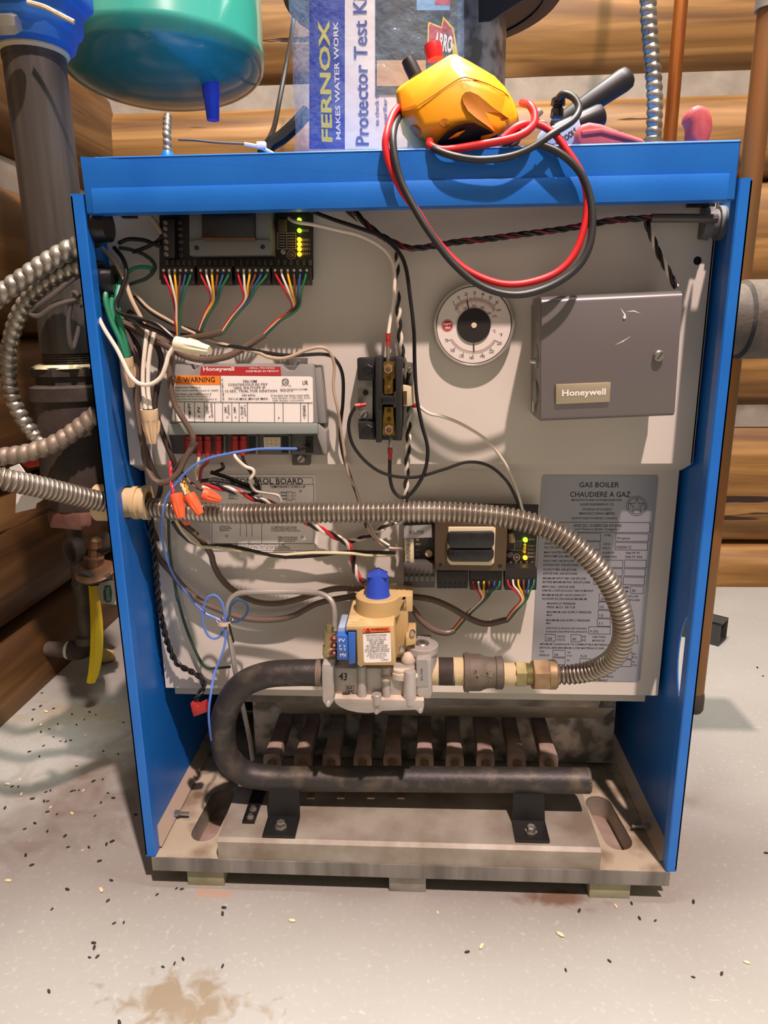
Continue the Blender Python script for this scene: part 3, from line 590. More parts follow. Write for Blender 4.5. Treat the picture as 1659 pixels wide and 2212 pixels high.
# ---- ignition control module
O, S = (340, 740), 3.95
def q6(pts): return cr(340, 740, 3.95, pts)
im = thing('ignition_module', 'grey spark ignition control module with a white and red warning label', 'control module', P(540, 1000, YU))
poly('back_case', q6([(150, 200), (1390, 195), (1440, 960), (1300, 960), (130, 950), (95, 790)]), .038, .0575, 'modback', im, .0012)
poly('case', q6([(150, 185), (285, 185), (300, 235), (340, 215), (370, 185), (1060, 185), (1110, 235), (1165, 240), (1210, 185), (1335, 190), (1372, 690), (90, 690), (110, 640)]), .022, .038, 'modgray', im, .0012)
poly('case_shoulder', q6([(1330, 195), (1395, 195), (1440, 690), (1370, 690)]), .030, .05, 'modgray', im, .001)
poly('terminal_hood', q6([(88, 690), (1365, 690), (1370, 780), (92, 790)]), .0205, .05, 'modrim', im, .0012)
poly('terminal_hood_end', q6([(1365, 690), (1440, 760), (1450, 955), (1415, 955), (1360, 790)]), .026, .05, 'modgray', im, .001)
poly('red_header', q6([(372, 206), (1050, 206), (1056, 283), (364, 280)]), .0215, .022, 'redink', im)
lb = poly('label', q6([(152, 280), (1310, 290), (1325, 305), (1330, 675), (1320, 683), (140, 672), (125, 655)]), .0215, .022, 'label', im)
poly('orange_band', q6([(152, 280), (536, 283), (536, 360), (152, 358)]), .0212, .0216, 'orange', lb)
text('header_lettering', [("Honeywell", O[0]+523/S, O[1]+230/S, 264/S, 44/S, 0, .02), ("MPLS., MN 55422", O[0]+893/S, O[1]+219/S, 215/S, 15/S), ("ASSEMBLED IN MEXICO", O[0]+893/S, O[1]+244/S, 282/S, 17/S)], .0213, 'whiteink', im)
T = [("WARNING", 356, 317, 268, 44), ("Explosion Hazard.", 262, 385, 222, 20), ("Can cause serious injury or death.", 338, 410, 372, 18), ("The device can malfunction if", 300, 439, 320, 16), ("gets wet. Never try to use a", 300, 461, 302, 16), ("device that has been wet - replace it.", 326, 484, 368, 16), ("S8610M", 788, 330, 118, 20), ("CONTINUOUS RE-TRY", 773, 358, 336, 20), ("100% SHUTOFF IP", 786, 386, 270, 20), ("15 SEC. TRIAL FOR IGNITION", 800, 413, 440, 20), ("24V,60Hz", 778, 450, 116, 20), ("PV=1A MAX.,MV=2A MAX.", 778, 481, 342, 20),
     ("AUTO IGNITION SYSTEMS", 1164, 399, 238, 13), ("ANSI Z21.20", 1104, 412, 108, 12), ("If module has been used with", 1132, 450, 324, 16), ("vent damper, it will only work", 1140, 473, 328, 16), ("with damper connected.", 1116, 494, 268, 16), ("CSA", 1092, 336, 44, 30), ("UR", 1262, 342, 46, 36), ("C", 1066, 368, 12, 12), ("US", 1128, 368, 24, 12),
     ("97-4377 REV. A", 558, 400, 180, 16, 90), ("MV", 184, 566, 50, 26, 90), ("**MV/PV", 274, 580, 124, 26, 90), ("PV", 354, 572, 50, 26, 90), ("GND", 426, 572, 62, 24, 90), ("(BURNER)", 466, 576, 124, 22, 90), ("24V", 582, 574, 54, 24, 90), ("(GND)", 610, 574, 84, 22, 90), ("24V", 660, 574, 54, 24, 90), ("TH-W", 722, 580, 78, 24, 90), ("(OPT.)", 750, 580, 92, 22, 90), ("SPARK", 1254, 580, 100, 26, 90), ("3", 356, 632, 14, 16, 90), ("4", 446, 634, 14, 16, 90), ("5", 598, 636, 14, 16, 90), ("6", 666, 636, 14, 16, 90), ("7", 728, 640, 14, 16, 90), ("8", 1036, 642, 12, 16), ("9", 1256, 645, 12, 14, 90)]
text('lettering', [(t[0], O[0]+t[1]/S, O[1]+t[2]/S, t[3]/S, t[4]/S)+tuple(t[5:]) for t in T], .0210, 'ink', lb)
def L6(a, b, c, d): return ((O[0]+a/S, O[1]+b/S), (O[0]+c/S, O[1]+d/S))
sg = [L6(152, 506, 1325, 514), L6(538, 284, 542, 508)]
for x in (152, 230, 316, 401, 489, 556, 635, 697, 768, 999, 1072, 1222, 1287): sg.append(L6(x, 510, x+1, 680))
sg += [L6(178, 290, 202, 338), L6(202, 338, 154, 338), L6(154, 338, 178, 290), L6(178, 306, 178, 326)]
for k in range(14): a_ = 2*math.pi*k/14; b_ = 2*math.pi*(k+1)/14; sg.append(L6(1092+28*math.cos(a_), 336+28*math.sin(a_), 1092+28*math.cos(b_), 336+28*math.sin(b_)))
lines2d('rules', sg, .0210, 'ink', lb, 1.0)
for x, y in ((1195, 185), (1225, 993)):
    poly('mounting_tab', q6([(x-80, y-55), (x+80, y-55), (x+75, y+55), (x-75, y+55)]), .05, .058, 'modback', im, .001); screw(O[0]+x/S, O[1]+y/S, 9.4, .0455, im)
for x in (265, 358, 430, 522, 662, 733):
    pl = B(); a_ = P(O[0]+x/S, O[1]+795/S, .034); b_ = P(O[0]+x/S, O[1]+(965 if x < 600 else 960)/S, .034)
    pl.lathe(a_, b_, [(0, .0036), (.2, .0036), (.22, .0042), (.75, .0042), (.8, .0034), (1, .0034)], 10); pl.out('spade_connector', 'redplug', im)
poly('connector_block', q6([(905, 808), (1050, 808), (1050, 905), (910, 900)]), .036, .045, 'ivory', im)
for k in range(6): disc('pin', O[0]+(938+36*(k % 3))/S, O[1]+(835+34*(k//3))/S, 1.6, .0355, .037, 'steel', im, 8)
for x0, x1 in ((780, 850), (1060, 1125), (1265, 1330)): poly('port', q6(rect(x0, 800, x1, 940)), .0375, .039, 'black', im)
for x in (565, 840, 1120): poly('divider', q6(rect(x, 795, x+16, 950)), .03, .045, 'modback', im)
poly('port_panel', q6(rect(150, 790, 1400, 950)), .0385, .04, 'modgray', im)
# ---- contactor relay
O, S = (680, 440), 3.457
def q7(pts): return cr(680, 440, 3.457, pts)
rl = thing('relay', 'black open contactor relay with brass terminal strip screwed to the panel', 'relay', P(830, 950, YU))
poly('base', q7([(315, 1155), (655, 1150), (650, 1770), (330, 1760)]), .034, .0575, 'black', rl, .001)
for pts in ([(315, 1152), (450, 1150), (450, 1320), (318, 1320)], [(322, 1632), (450, 1630), (450, 1758), (330, 1760)]):
    bk_ = poly('pole_block', q7(pts), .012, .036, 'rubber', rl, .0012)
for x, y in ((395, 1240), (395, 1690)): disc('screw_well', O[0]+x/S, O[1]+y/S, 12, .0112, .016, 'black', rl, 6); disc('screw_well_rim', O[0]+x/S, O[1]+y/S, 14, .0118, .016, 'conn', rl, 6)
poly('wall', q7([(450, 1140), (505, 1140), (505, 1500), (500, 1785), (455, 1785)]), .002, .036, 'rubber', rl, .0012)
poly('wall', q7([(600, 1145), (655, 1150), (640, 1772), (605, 1770)]), .002, .036, 'rubber', rl, .0012)
poly('metal_frame', q7([(322, 1320), (432, 1320), (430, 1610), (325, 1610)]), .028, .034, 'galvbright', rl)
br_ = poly('brass_strip', q7([(515, 1180), (598, 1180), (598, 1300), (585, 1310), (585, 1420), (520, 1420), (520, 1310), (508, 1300)]), .012, .014, 'brass', rl)
br2 = poly('brass_strip', q7([(520, 1520), (585, 1520), (590, 1610), (600, 1730), (508, 1730), (510, 1610)]), .012, .014, 'brass', rl)
for x, y, b_ in ((548, 1235, br_), (553, 1690, br2)):
    disc('terminal_screw', O[0]+x/S, O[1]+y/S, 11, .006, .0125, 'brassnut', b_, 6, [(0, .9), (.3, 1), (1, 1)]); disc('screw_recess', O[0]+x/S, O[1]+y/S, 6, .0056, .007, 'bronze', b_, 12)
for x, y in ((552, 1305), (553, 1380), (553, 1545), (553, 1610)): disc('rivet', O[0]+x/S, O[1]+y/S, 4.6, .0105, .0125, 'bronze', br_, 12)
poly('bridge', q7([(480, 1460), (500, 1400), (510, 1440), (585, 1440), (595, 1400), (610, 1410), (612, 1520), (590, 1530), (580, 1500), (505, 1500), (498, 1530), (480, 1520)]), .001, .02, 'conn', rl, .001)
poly('plunger', q7(rect(498, 1442, 595, 1498)), -.001, .01, 'blackgloss', rl, .001)
poly('coil_bracket', q7([(678, 1182), (738, 1190), (728, 1675), (660, 1680)]), .048, .0575, 'galv', rl); screw(O[0]+703/S, O[1]+1245/S, 7, .045, rl)
poly('coil_tab', q7([(658, 1355), (735, 1370), (742, 1500), (700, 1515), (660, 1510)]), .028, .048, 'ivory', rl, .0008)
poly('coil_window', q7(rect(662, 1400, 688, 1500)), .0275, .03, 'bronze', rl)
screw(O[0]+365/S, O[1]+1575/S, 9.5, .0265, rl); disc('coil_contact', O[0]+378/S, O[1]+1412/S, 6, .026, .03, 'black', rl, 8)
for a_, b_ in (((548, 970, .02), (547, 1068, .018)), ((562, 1822, .018), (563, 1908, .02)), ((300, 1512, .018), (382, 1500, .02)), ((732, 1505, .035), (780, 1508, .032))):
    A_ = P(O[0]+a_[0]/S, O[1]+a_[1]/S, a_[2]); C_ = P(O[0]+b_[0]/S, O[1]+b_[1]/S, b_[2]); k_ = mpp(850, 800, .02)*5.6
    B().lathe(A_, C_, [(0, k_), (.5, k_*.95), (.55, k_*.75), (1, k_*.8)], 10).out('crimp_sleeve', 'redplug', rl)
for x, y0, y1 in ((546, 1068, 1190), (563, 1730, 1822)): B().cyl(P(O[0]+x/S, O[1]+y0/S, .016), P(O[0]+x/S, O[1]+y1/S, .014), .0022, 8).out('ring_terminal', 'steel', rl)
# ---- pressure and temperature gauge
gc = (1024, 703)
gg = thing('pressure_gauge', 'round white boiler pressure and temperature gauge with black centre', 'gauge', P(gc[0], 800, YU))
k_ = mpp(*gc, .046); c0 = P(*gc, .046)
def ringY(r): return r*k_
B().lathe(c0, c0+Vector((0, .012, 0)), [(.15, ringY(82)), (0, ringY(84)), (.02, ringY(87)), (.3, ringY(89.5)), (1, ringY(89.5))], 48, False).out('bezel', 'bezel', gg)
B().lathe(c0+Vector((0, .003, 0)), c0+Vector((0, .012, 0)), [(0, ringY(84)), (1, ringY(84))], 48).out('dial', 'dialface', gg)
B().lathe(c0+Vector((0, .0028, 0)), c0+Vector((0, .0035, 0)), [(0, ringY(80.2)), (0, ringY(82.4)), (1, ringY(82.4)), (1, ringY(80.2))], 48, False).out('dial_rim_line', 'inksoft', gg)
B().lathe(c0+Vector((0, .0015, 0)), c0+Vector((0, .003, 0)), [(0, ringY(36.5)), (1, ringY(36.5))], 40).out('hub', 'dialblack', gg)
B().lathe(c0+Vector((0, .0005, 0)), c0+Vector((0, .003, 0)), [(0, ringY(5)), (.2, ringY(6.2)), (1, ringY(6.2))], 16).out('hub_pin', 'ivory', gg)
O, S = (930, 600), 8.73
def g7(x, y): return (O[0]+x/S, O[1]+y/S)
T = [("0", 432, 458, 22, 50), ("10", 530, 372, 44, 56), ("20", 672, 310, 52, 62), ("30", 833, 288, 50, 62), ("40", 988, 310, 54, 60), ("50", 1132, 372, 54, 60), ("60", 1252, 460, 54, 60), ("psi", 1288, 612, 74, 60), ("70", 302, 1184, 60, 62), ("100", 416, 1370, 84, 64), ("130", 590, 1475, 84, 64), ("160", 776, 1506, 84, 64), ("190", 978, 1482, 86, 64), ("220", 1150, 1390, 90, 64), ("250", 1298, 1236, 90, 64), ("°C", 1200, 1006, 56, 56), ("°F", 1328, 1078, 50, 62)]
text('lettering', [(t[0],)+g7(t[1], t[2])+(t[3]/S, t[4]/S) for t in T], .0488, 'ink', gg)
T = [("0", 538, 650, 24, 46), ("100", 650, 575, 66, 50), ("200", 816, 530, 76, 52), ("300", 978, 560, 70, 52), ("400", 1108, 668, 76, 52), ("kPa", 1212, 724, 80, 46)]
text('kpa_lettering', [(t[0],)+g7(t[1], t[2])+(t[3]/S, t[4]/S) for t in T], .0488, 'redink', gg)
sg = []; sr = []
for k in range(31):
    a_ = math.radians(225-180*k/30*.92-14) ; a_ = math.radians(133-86*k/30) ; cxg, cyg = 835, 925; r0 = 515; r1 = 555 if k % 5 else 590
    sg.append((g7(cxg+r0*math.cos(a_), cyg-r0*math.sin(a_)), g7(cxg+r1*math.cos(a_), cyg-r1*math.sin(a_))))
    sr.append((g7(cxg+500*math.cos(a_), cyg-500*math.sin(a_)), g7(cxg+(470 if k % 4 else 440)*math.cos(a_), cyg-(470 if k % 4 else 440)*math.sin(a_))))
for k in range(37):
    a_ = math.radians(-152+122*k/36); cxg, cyg = 805, 940; r0 = 465; r1 = 500 if k % 6 else 540
    sg.append((g7(cxg+r0*math.cos(a_), cyg-r0*math.sin(a_)), g7(cxg+r1*math.cos(a_), cyg-r1*math.sin(a_))))
    if k < 36: b_ = math.radians(-152+122*(k+1)/36); sr.append((g7(cxg+450*math.cos(a_), cyg-450*math.sin(a_)), g7(cxg+450*math.cos(b_), cyg-450*math.sin(b_))))
for k in range(24):
    a_, b_ = math.radians(133-86*k/24), math.radians(133-86*(k+1)/24); sr.append((g7(835+508*math.cos(a_), 925-508*math.sin(a_)), g7(835+508*math.cos(b_), 925-508*math.sin(b_))))
lines2d('scale_marks', sg, .0488, 'ink', gg, .9); lines2d('red_scale_marks', sr, .0488, 'redink', gg, .7)
lines2d('pressure_needle', [(g7(728, 640), g7(690, 425))], .0482, 'ink', gg, 2.2); lines2d('temperature_needle', [(g7(812, 1240), g7(820, 1390))], .0482, 'inksoft', gg, 2.6)
lx, ly = g7(318, 900)
disc('logo_ring', lx, ly, 12.6, .0487, .049, 'redink', gg, 28, [(0, 1), (1, 1)]); disc('logo_gap', lx, ly, 11.6, .0486, .049, 'dialface', gg, 28, [(0, 1), (1, 1)]); disc('logo_disc', lx, ly, 10.8, .0485, .049, 'redink', gg, 28, [(0, 1), (1, 1)])
text('logo_lettering', [("Super", lx, ly-3.2, 17, 6.5, 6, .02), ("Hot", lx+1, ly+4.5, 11, 6, 6, .02)], .0483, 'whiteink', gg)
for x, y in ((490, 595), (1195, 605)): disc('stop_pin', *g7(x, y), 3.2, .0475, .05, 'steel', gg, 10)
# ---- aquastat controller box
O, S = (900, 560), 2.514
def q9(pts): return cr(900, 560, 2.514, pts)
xb = P(1149, 800, .058).x; YA = .058
while P(1171, 800, YA).x > xb and YA > -.1: YA -= .001
YA = max(YA, -.012)
ab = thing('aquastat_controller', 'grey metal aquastat controller box with a small brand nameplate and one screw', 'control box', P(1310, 905, YU))
F = [P(*p, YA) for p in q9([(680, 202), (1445, 166), (1400, 850), (676, 880)])]
def lerp2(u, v): return F[0].lerp(F[1], u).lerp(F[3].lerp(F[2], u), v)
rs = []
for u in (0, 1):
    pr = [lerp2(u, 1.0)+Vector((0, .05, 0)), lerp2(u, 1.0)+Vector((0, .004, 0)), lerp2(u, .985)+Vector((0, .001, 0)), lerp2(u, .97)]
    for k in range(6): a_ = k/5*math.pi/2; pr.append(lerp2(u, .055*(1-math.sin(a_)))+Vector((0, .010*(1-math.cos(a_)), 0)))
    pr.append(lerp2(u, 0)+Vector((0, .05, 0))); rs.append(pr)
B().rings(rs).out('cover', 'aqua', ab)
bx_ = [lerp2(-.002, .05), lerp2(-.002, .99), lerp2(.98, .99), lerp2(.98, .05)]
B().prism([p+Vector((0, .006, 0)) for p in bx_], (0, .0575-YA-.006, 0)).out('case', 'aquaside', ab, False)
sx = (lerp2(-.002, .5)).x-.0004
for px_, py_, rz in ((1162, 690, .011), (1161, 770, .0115), (1163, 852, .0115)):
    c = PX(px_, py_, sx); B().lathe((sx-.0012, .022, c.z), (sx+.002, .022, c.z), [(0, rz*.86), (.3, rz), (1, rz)], 20).out('knockout', 'aquaside', ab)
c = PX(1160, 781, sx); B().lathe((sx-.006, .02, c.z), (sx+.001, .02, c.z), [(0, .002), (.5, .003), (1, .003)], 8).out('side_screw', 'steel', ab)
c = PX(1151, 868, sx); B().box((sx-.0004, .025, c.z-.01), (sx, .033, c.z+.01)).out('side_sticker', 'white', ab, False)
screw(O[0]+1322/S, O[1]+525/S, 12, YA-.005, ab)
npl = poly('nameplate', q9([(756, 680), (1055, 668), (1050, 775), (756, 788)]), YA-.003, YA+.001, 'plate', ab, .0006)
text('lettering', [("Honeywell", O[0]+908/S, O[1]+728/S, 236/S, 46/S, 1.6, .025)], YA-.0034, 'whiteink', npl)
for q in ([(1105, 262), (1135, 300), (1133, 318), (1126, 300)], [(1135, 285), (1180, 278), (1220, 296), (1180, 284)], [(1080, 465), (1165, 418), (1120, 448)]):
    poly('scratch', q9(q), YA-.0002, YA+.0003, 'whiteink', ab)
disc('paint_blob', O[0]+1130/S, O[1]+316/S, 3.2, YA-.0012, YA+.001, 'whiteink', ab, 10)
# ================================================================== GAS TRAIN
O, S = (680, 1230), 6.144
def qv(pts): return cr(680, 1230, 6.144, pts)
def vz(x, y, Y): return P(680+x/6.144, 1230+y/6.144, Y)
gv = thing('gas_valve', 'combination gas valve with aluminium body, tan head and blue knob', 'gas valve', vz(800, 1900, .03))
body = poly('body', qv([(255, 1310), (1345, 1310), (1345, 1730), (255, 1725)]), .006, .068, 'alum', gv, .0015)
poly('inlet_block', qv([(88, 1300), (100, 1260), (250, 1262), (258, 1745), (225, 1790), (200, 1830), (165, 1835), (120, 1780), (100, 1745)]), -.001, .066, 'alum', gv, .0015)
for x, r_, y0, y1, yf in ((620, 10.2, 1275, 1765, -.002), (945, 9.4, 1290, 1740, -.001), (1262, 13.6, 1345, 1770, -.006), (822, 10.6, 1650, 1775, -.007)):
    k = mpp(700, 1450, 0); t0 = vz(x, y0, yf+r_*k); t1 = vz(x, y1, yf+r_*k); t1 = Vector((t0.x, t0.y, t1.z))
    B().lathe(t0, t1, [(0, r_*k*.9), (.04, r_*k), (1, r_*k*1.05)], 18).out('casting_post', 'alum', gv)
t0 = vz(945, 1470, -.004); B().ball(t0+Vector((.0, .004, 0)), .006, 12, 8, (1, .9, .8)).out('casting_nub', 'alumdust', gv)
fl_ = poly('bottom_cover', qv([(250, 1722), (1450, 1748), (1452, 1820), (1440, 1880), (1395, 1915), (1335, 1870), (890, 1885), (865, 1915), (800, 1905), (700, 1915), (560, 1905), (430, 1875), (330, 1830), (270, 1780)]), -.005, .06, 'alum', gv, .0015)
poly('bottom_cover_dust', qv([(258, 1712), (1448, 1740), (1448, 1750), (258, 1724)]), -.0046, .05, 'alumdust', fl_)
for x, y in ((175, 1800), (820, 1900), (1400, 1885)): disc('casting_boss', 680+x/6.144, 1230+y/6.144, 5.5, -.007, 0, 'alum', fl_, 12)
ob = poly('outlet_block', qv([(1345, 1195), (1555, 1195), (1562, 1650), (1540, 1725), (1460, 1725), (1345, 1680)]), .002, .068, 'alum', gv, .0025)
poly('number_tag', qv([(1350, 1205), (1490, 1208), (1508, 1545), (1350, 1555)]), .0008, .002, 'silvertag', ob)
text('tag_lettering', [("SCL-7735", 680+1418/6.144, 1230+1398/6.144, 170/6.144, 26/6.144, 90)], .0006, 'ink', ob)
c = vz(1425, 985, .03); B().lathe(c, c-Vector((0, 0, .03)), [(0, .0165), (.03, .0182), (.28, .0182), (.3, .0165), (1, .0165)], 24).out('pressure_cap', 'alum', gv)
B().lathe(c+Vector((0, 0, .002)), c-Vector((0, 0, .002)), [(0, .007), (.3, .008), (1, .008)], 16).out('cap_plug', 'steel', gv); B().lathe(c+Vector((0, 0, .0022)), c, [(0, .0038), (1, .0038)], 6).out('hex_socket', 'inksoft', gv)
c = vz(1160, 1268, .014); B().lathe(c, c-Vector((0, 0, .012)), [(0, .012), (.1, .0135), (.4, .0135), (.45, .0145), (1, .0145)], 22).out('pilot_cap', 'alumdust', gv)
c = vz(1262, 1345, .008); B().lathe(c+Vector((0, 0, .001)), c-Vector((0, 0, .004)), [(0, .009), (.3, .0115), (1, .0115)], 18).out('adjuster_cap', 'cream', gv)
B().ball(vz(1250, 1190, .02), .009, 12, 8, (1, 1, 1.1)).out('lint_tuft', 'alumdust', gv)
# tan plastic head
f0, f1, f2, f3, f4 = [vz(x, y, -.015) for x, y in ((412, 748), (1052, 742), (1075, 1262), (1050, 1278), (562, 1280))]
f5 = vz(545, 830, -.015); f6 = vz(415, 830, -.015)
head = B().prism([f0, f1, f2, f3, f4, f5, f6], (0, .074, 0)).out('head', 'tan', gv, True, .0015)
zt = f0.z
B().prism([Vector((f0.x+.001, -.013, zt)), Vector((f1.x-.001, -.013, zt)), Vector((f1.x-.001, .058, zt)), Vector((f0.x+.001, .058, zt))], (0, 0, .0006)).out('head_top_dust', 'tandust', head, False)
cc = vz(838, 330, .028); kz = zt+.019
poly('head_rear', qv([(900, 352), (1225, 348), (1238, 480), (1240, 1000), (1180, 1175), (1062, 1180), (1050, 640)]), .024, .06, 'tan', gv, .0015)
B().lathe((cc.x, cc.y, kz), (cc.x, cc.y, zt-.002), [(0, .0225), (.06, .0243), (1, .0248)], 32).out('knob_collar', 'tan', head)
B().prism([(cc.x, cc.y-.004, zt), (cc.x+.038, cc.y-.004, zt), (cc.x+.038, cc.y+.03, zt), (cc.x, cc.y+.03, zt)], (0, 0, kz-zt-.0005)).out('head_shelf', 'tan', head, True, .001)
kr = .0128
kb = B().lathe((cc.x, cc.y-.003, kz), (cc.x, cc.y-.003, kz+.024), [(0, kr*1.08), (.05, kr*1.05), (.1, kr), (.93, kr*.9), (1, kr*.86)], 26).out('knob', 'knob', gv)
B().prism([(cc.x-kr*.86, cc.y-.0135, kz+.0235), (cc.x+kr*.86, cc.y-.0135, kz+.0235), (cc.x+.0005, cc.y-.0125, kz+.0285)], (0, .02, 0)).out('knob_ridge', 'knob', kb, True, .0005)
wl_ = poly('warning_label', qv([(645, 783), (985, 765), (1000, 780), (1016, 1210), (1000, 1227), (670, 1240), (652, 1222), (635, 800)]), -.0153, -.0149, 'label', gv)
poly('warning_band', qv([(645, 783), (985, 765), (1000, 780), (1001, 825), (638, 842), (635, 800)]), -.0155, -.0152, 'orangered', wl_)
lines2d('warning_rule', [((680+638/S, 1230+848/S), (680+1002/S, 1230+830/S))], -.0155, 'ink', wl_, 2.2)
T = [("WARNING", 858, 798, 218, 36, 3.2), ("EXPLOSION HAZARD", 818, 872, 276, 22, 3), ("Severe Injury Or", 818, 904, 250, 22, 3), ("Death Can Result", 820, 930, 256, 22, 3), ("DO NOT TAKE", 820, 958, 192, 22, 3), ("VALVE APART", 824, 983, 190, 22, 3), ("DO NOT USE TOOLS", 826, 1010, 286, 22, 3), ("TO OPERATE VALVE", 822, 1036, 272, 22, 3), ("DO NOT USE VALVE IF", 828, 1062, 320, 22, 3), ("IT HAS BEEN FLOODED", 828, 1088, 322, 22, 3), ("Call Serviceman", 824, 1118, 248, 20, 3), ("If Valve Does not", 826, 1145, 260, 20, 3), ("Work Properly", 828, 1174, 200, 22, 3), ("394808", 928, 1200, 92, 16, 3)]
text('lettering', [(t[0], 680+t[1]/S, 1230+t[2]/S, t[3]/S, t[4]/S, t[5]) for t in T], -.0158, 'ink', wl_)
lines2d('warning_triangle', [((680+a/S, 1230+b/S), (680+c_/S, 1230+d/S)) for a, b, c_, d in ((705, 785, 735, 828), (735, 828, 675, 830), (675, 830, 705, 785), (705, 798, 705, 818))], -.0158, 'ink', wl_, 1.0)
tb = poly('terminal_block', qv([(290, 880), (440, 880), (445, 1200), (296, 1205)]), -.0165, .03, 'blueplastic', gv, .0008)
poly('terminal_cover', qv([(440, 838), (540, 838), (540, 1250), (450, 1265)]), -.0185, .03, 'blueplastic', gv, .0008)
poly('terminal_cover_edge', qv([(430, 816), (552, 816), (556, 1250), (470, 1262), (462, 1252), (540, 1240), (540, 838), (440, 838)]), -.017, .0, 'black', gv)
poly('terminal_top', qv([(310, 770), (400, 770), (392, 880), (296, 880)]), -.006, .03, 'toolblue', gv, .0008)
text('terminal_lettering', [("PV", 680+360/S, 1230+942/S, 86/S, 52/S), ("P  V", 680+368/S, 1230+1018/S, 84/S, 38/S), ("M  V", 680+370/S, 1230+1062/S, 80/S, 40/S), ("MV", 680+378/S, 1230+1138/S, 82/S, 54/S)], -.0168, 'whiteink', tb)
for y in (915, 1010, 1110): B().cyl(vz(235, y, .0), vz(290, y, -.006), .0032, 10).out('spade_connector', 'redplug', tb); disc('spade_ring', 680+258/S, 1230+y/S, 3.4, -.0095, -.006, 'steel', tb, 12)
for x, y, yf in ((612, 1262, -.01), (1295, 860, .012), (1155, 1078, .012)): screw(680+x/S, 1230+y/S, 6.5, yf, gv, slot=False)
poly('head_lug', qv([(1205, 900), (1240, 880), (1340, 880), (1345, 995), (1210, 1025)]), .014, .05, 'tan', gv, .001)
pf = B(); pf.lathe(vz(212, 740, .02), vz(200, 1190, .02), [(0, .0055), (.18, .0055), (.19, .0075), (.6, .0075), (.62, .009), (.9, .009), (1, .006)], 6); pf.out('pilot_fitting', 'zincyellow', gv)
poly('bracket', qv([(130, 1090), (200, 1020), (230, 1170), (230, 1200), (110, 1195)]), .012, .02, 'zincyellow', gv); screw(680+172/S, 1230+1145/S, 4, .0105, gv, slot=False)
text('marker_writing', [("43", 680+375/S, 1230+1422/S, 108/S, 112/S, -8, .02), ("232", 680+468/S, 1230+1614/S, 128/S, 66/S, -84, .015)], -.0002+.006, 'ink', body)
lines2d('marker_box', boxsegs(680+412/S, 1230+1548/S, 680+516/S, 1230+1680/S, .4), .0057, 'ink', body, .7)
# manifold: U-bent black pipe under the valve
mp_ = [(695, 1453, .035), (640, 1453, .035), (575, 1458, .036), (521, 1482, .038), (489, 1532, .041), (481, 1588, .046), (492, 1636, .052), (528, 1669, .058), (590, 1681, .060), (700, 1682, .060), (900, 1683, .060), (1271, 1686, .060)]
rmf = 28.5*mpp(690, 1453, .035)
mt = thing('burner_manifold', 'dusty black U-bent gas manifold pipe feeding the ten burners', 'pipe', P(870, 1710, .06))
B().tube(spline(path(mp_), 8), rmf, 24).out('pipe', 'iron', mt)
e = P(1271, 1686, .06); B().lathe(e-Vector((.002, 0, 0)), e+Vector((.0015, 0, 0)), [(0, rmf), (.6, rmf), (1, rmf*.93)], 24).out('end_cap', 'castiron', mt)
B().lathe(P(684, 1453, .035), P(697, 1453, .035), [(0, rmf*1.0), (.1, rmf*1.06), (.3, rmf), (.45, rmf*1.06), (.6, rmf), (.8, rmf*1.06), (1, rmf)], 24).out('thread', 'conduitdull', mt)
for x in (607, 1147):
    c = PZ(x, 1790, .0725); B().box((c.x-.0185, .03+.018, .098), (c.x+.0185, .075, .101)).out('saddle', 'black', mt, False)
for i in range(4): c = P(675+i*64, 1708, .07); B().box((c.x-.0045, .055, c.z-.001), (c.x+.0045, .075, c.z+.001)).out('weld_tab', 'burner', mt, False)
# nipple, bell reducer, adapter, hose
def hz(x0, x1, y, Y, prof, name, m, parent, n=28, hexa=False):
    a_, b_ = P(x0, y, Y), P(x1, y, Y); b_.z = a_.z; k = mpp((x0+x1)/2, y, Y)
    return B().lathe(a_, b_, [(t, r*k) for t, r in prof], 6 if hexa else n).out(name, m, parent)
def thr(r, n, amp=.7): return [(i/(2*n), r-(amp if i % 2 else 0)) for i in range(2*n+1)]
YP = .033
np_ = thing('pipe_nipple', 'black steel pipe nipple with sealed bare threads beside the gas valve', 'pipe fitting', P(968, 1480, YP))
hz(931, 948, 1450, YP, thr(30, 6), 'thread', 'sealant', np_); hz(947, 982, 1450, YP, [(0, 30), (1, 30)], 'barrel', 'castdark', np_); hz(979, 1003, 1450, YP, thr(30.5, 7), 'thread', 'sealant', np_)
br = thing('bell_reducer', 'dark cast iron bell reducer embossed with its two sizes', 'pipe fitting', P(1044, 1490, YP))
hz(1001, 1086, 1452, YP, [(0, 38), (.01, 42), (.13, 43), (.14, 40.5), (.42, 40), (.52, 36), (.62, 33.5), (.8, 33), (.82, 35.5), (.97, 35.5), (1, 33)], 'body', 'castiron', br, 32)
Yt = YP-.0225
text('embossed_sizes', [("3", 1031, 1437, 8, 11), ("4", 1032, 1456, 8, 12), ("1", 1059, 1437, 4, 11), ("2", 1060, 1457, 8, 11)], Yt, 'conduitdull', br); lines2d('fraction_bars', [((1025, 1446), (1040, 1445)), ((1053, 1448), (1068, 1447))], Yt, 'conduitdull', br, 1.6)
ad = thing('hose_adapter', 'yellowish zinc hex adapter between the reducer and the steel hose', 'pipe fitting', P(1118, 1480, YP))
hz(1085, 1113, 1456, YP, thr(25, 7), 'thread', 'sealant', ad); hz(1111, 1137, 1456, YP, [(0, 26), (.1, 29), (.9, 29), (1, 26)], 'hex', 'zincyellow', ad, hexa=True); hz(1136, 1152, 1456, YP, thr(24, 4), 'thread', 'zincyellow', ad)
fh = thing('flexible_gas_hose', 'corrugated steel gas hose crossing the cabinet and curling down to the valve', 'hose', P(800, 1130, .02))
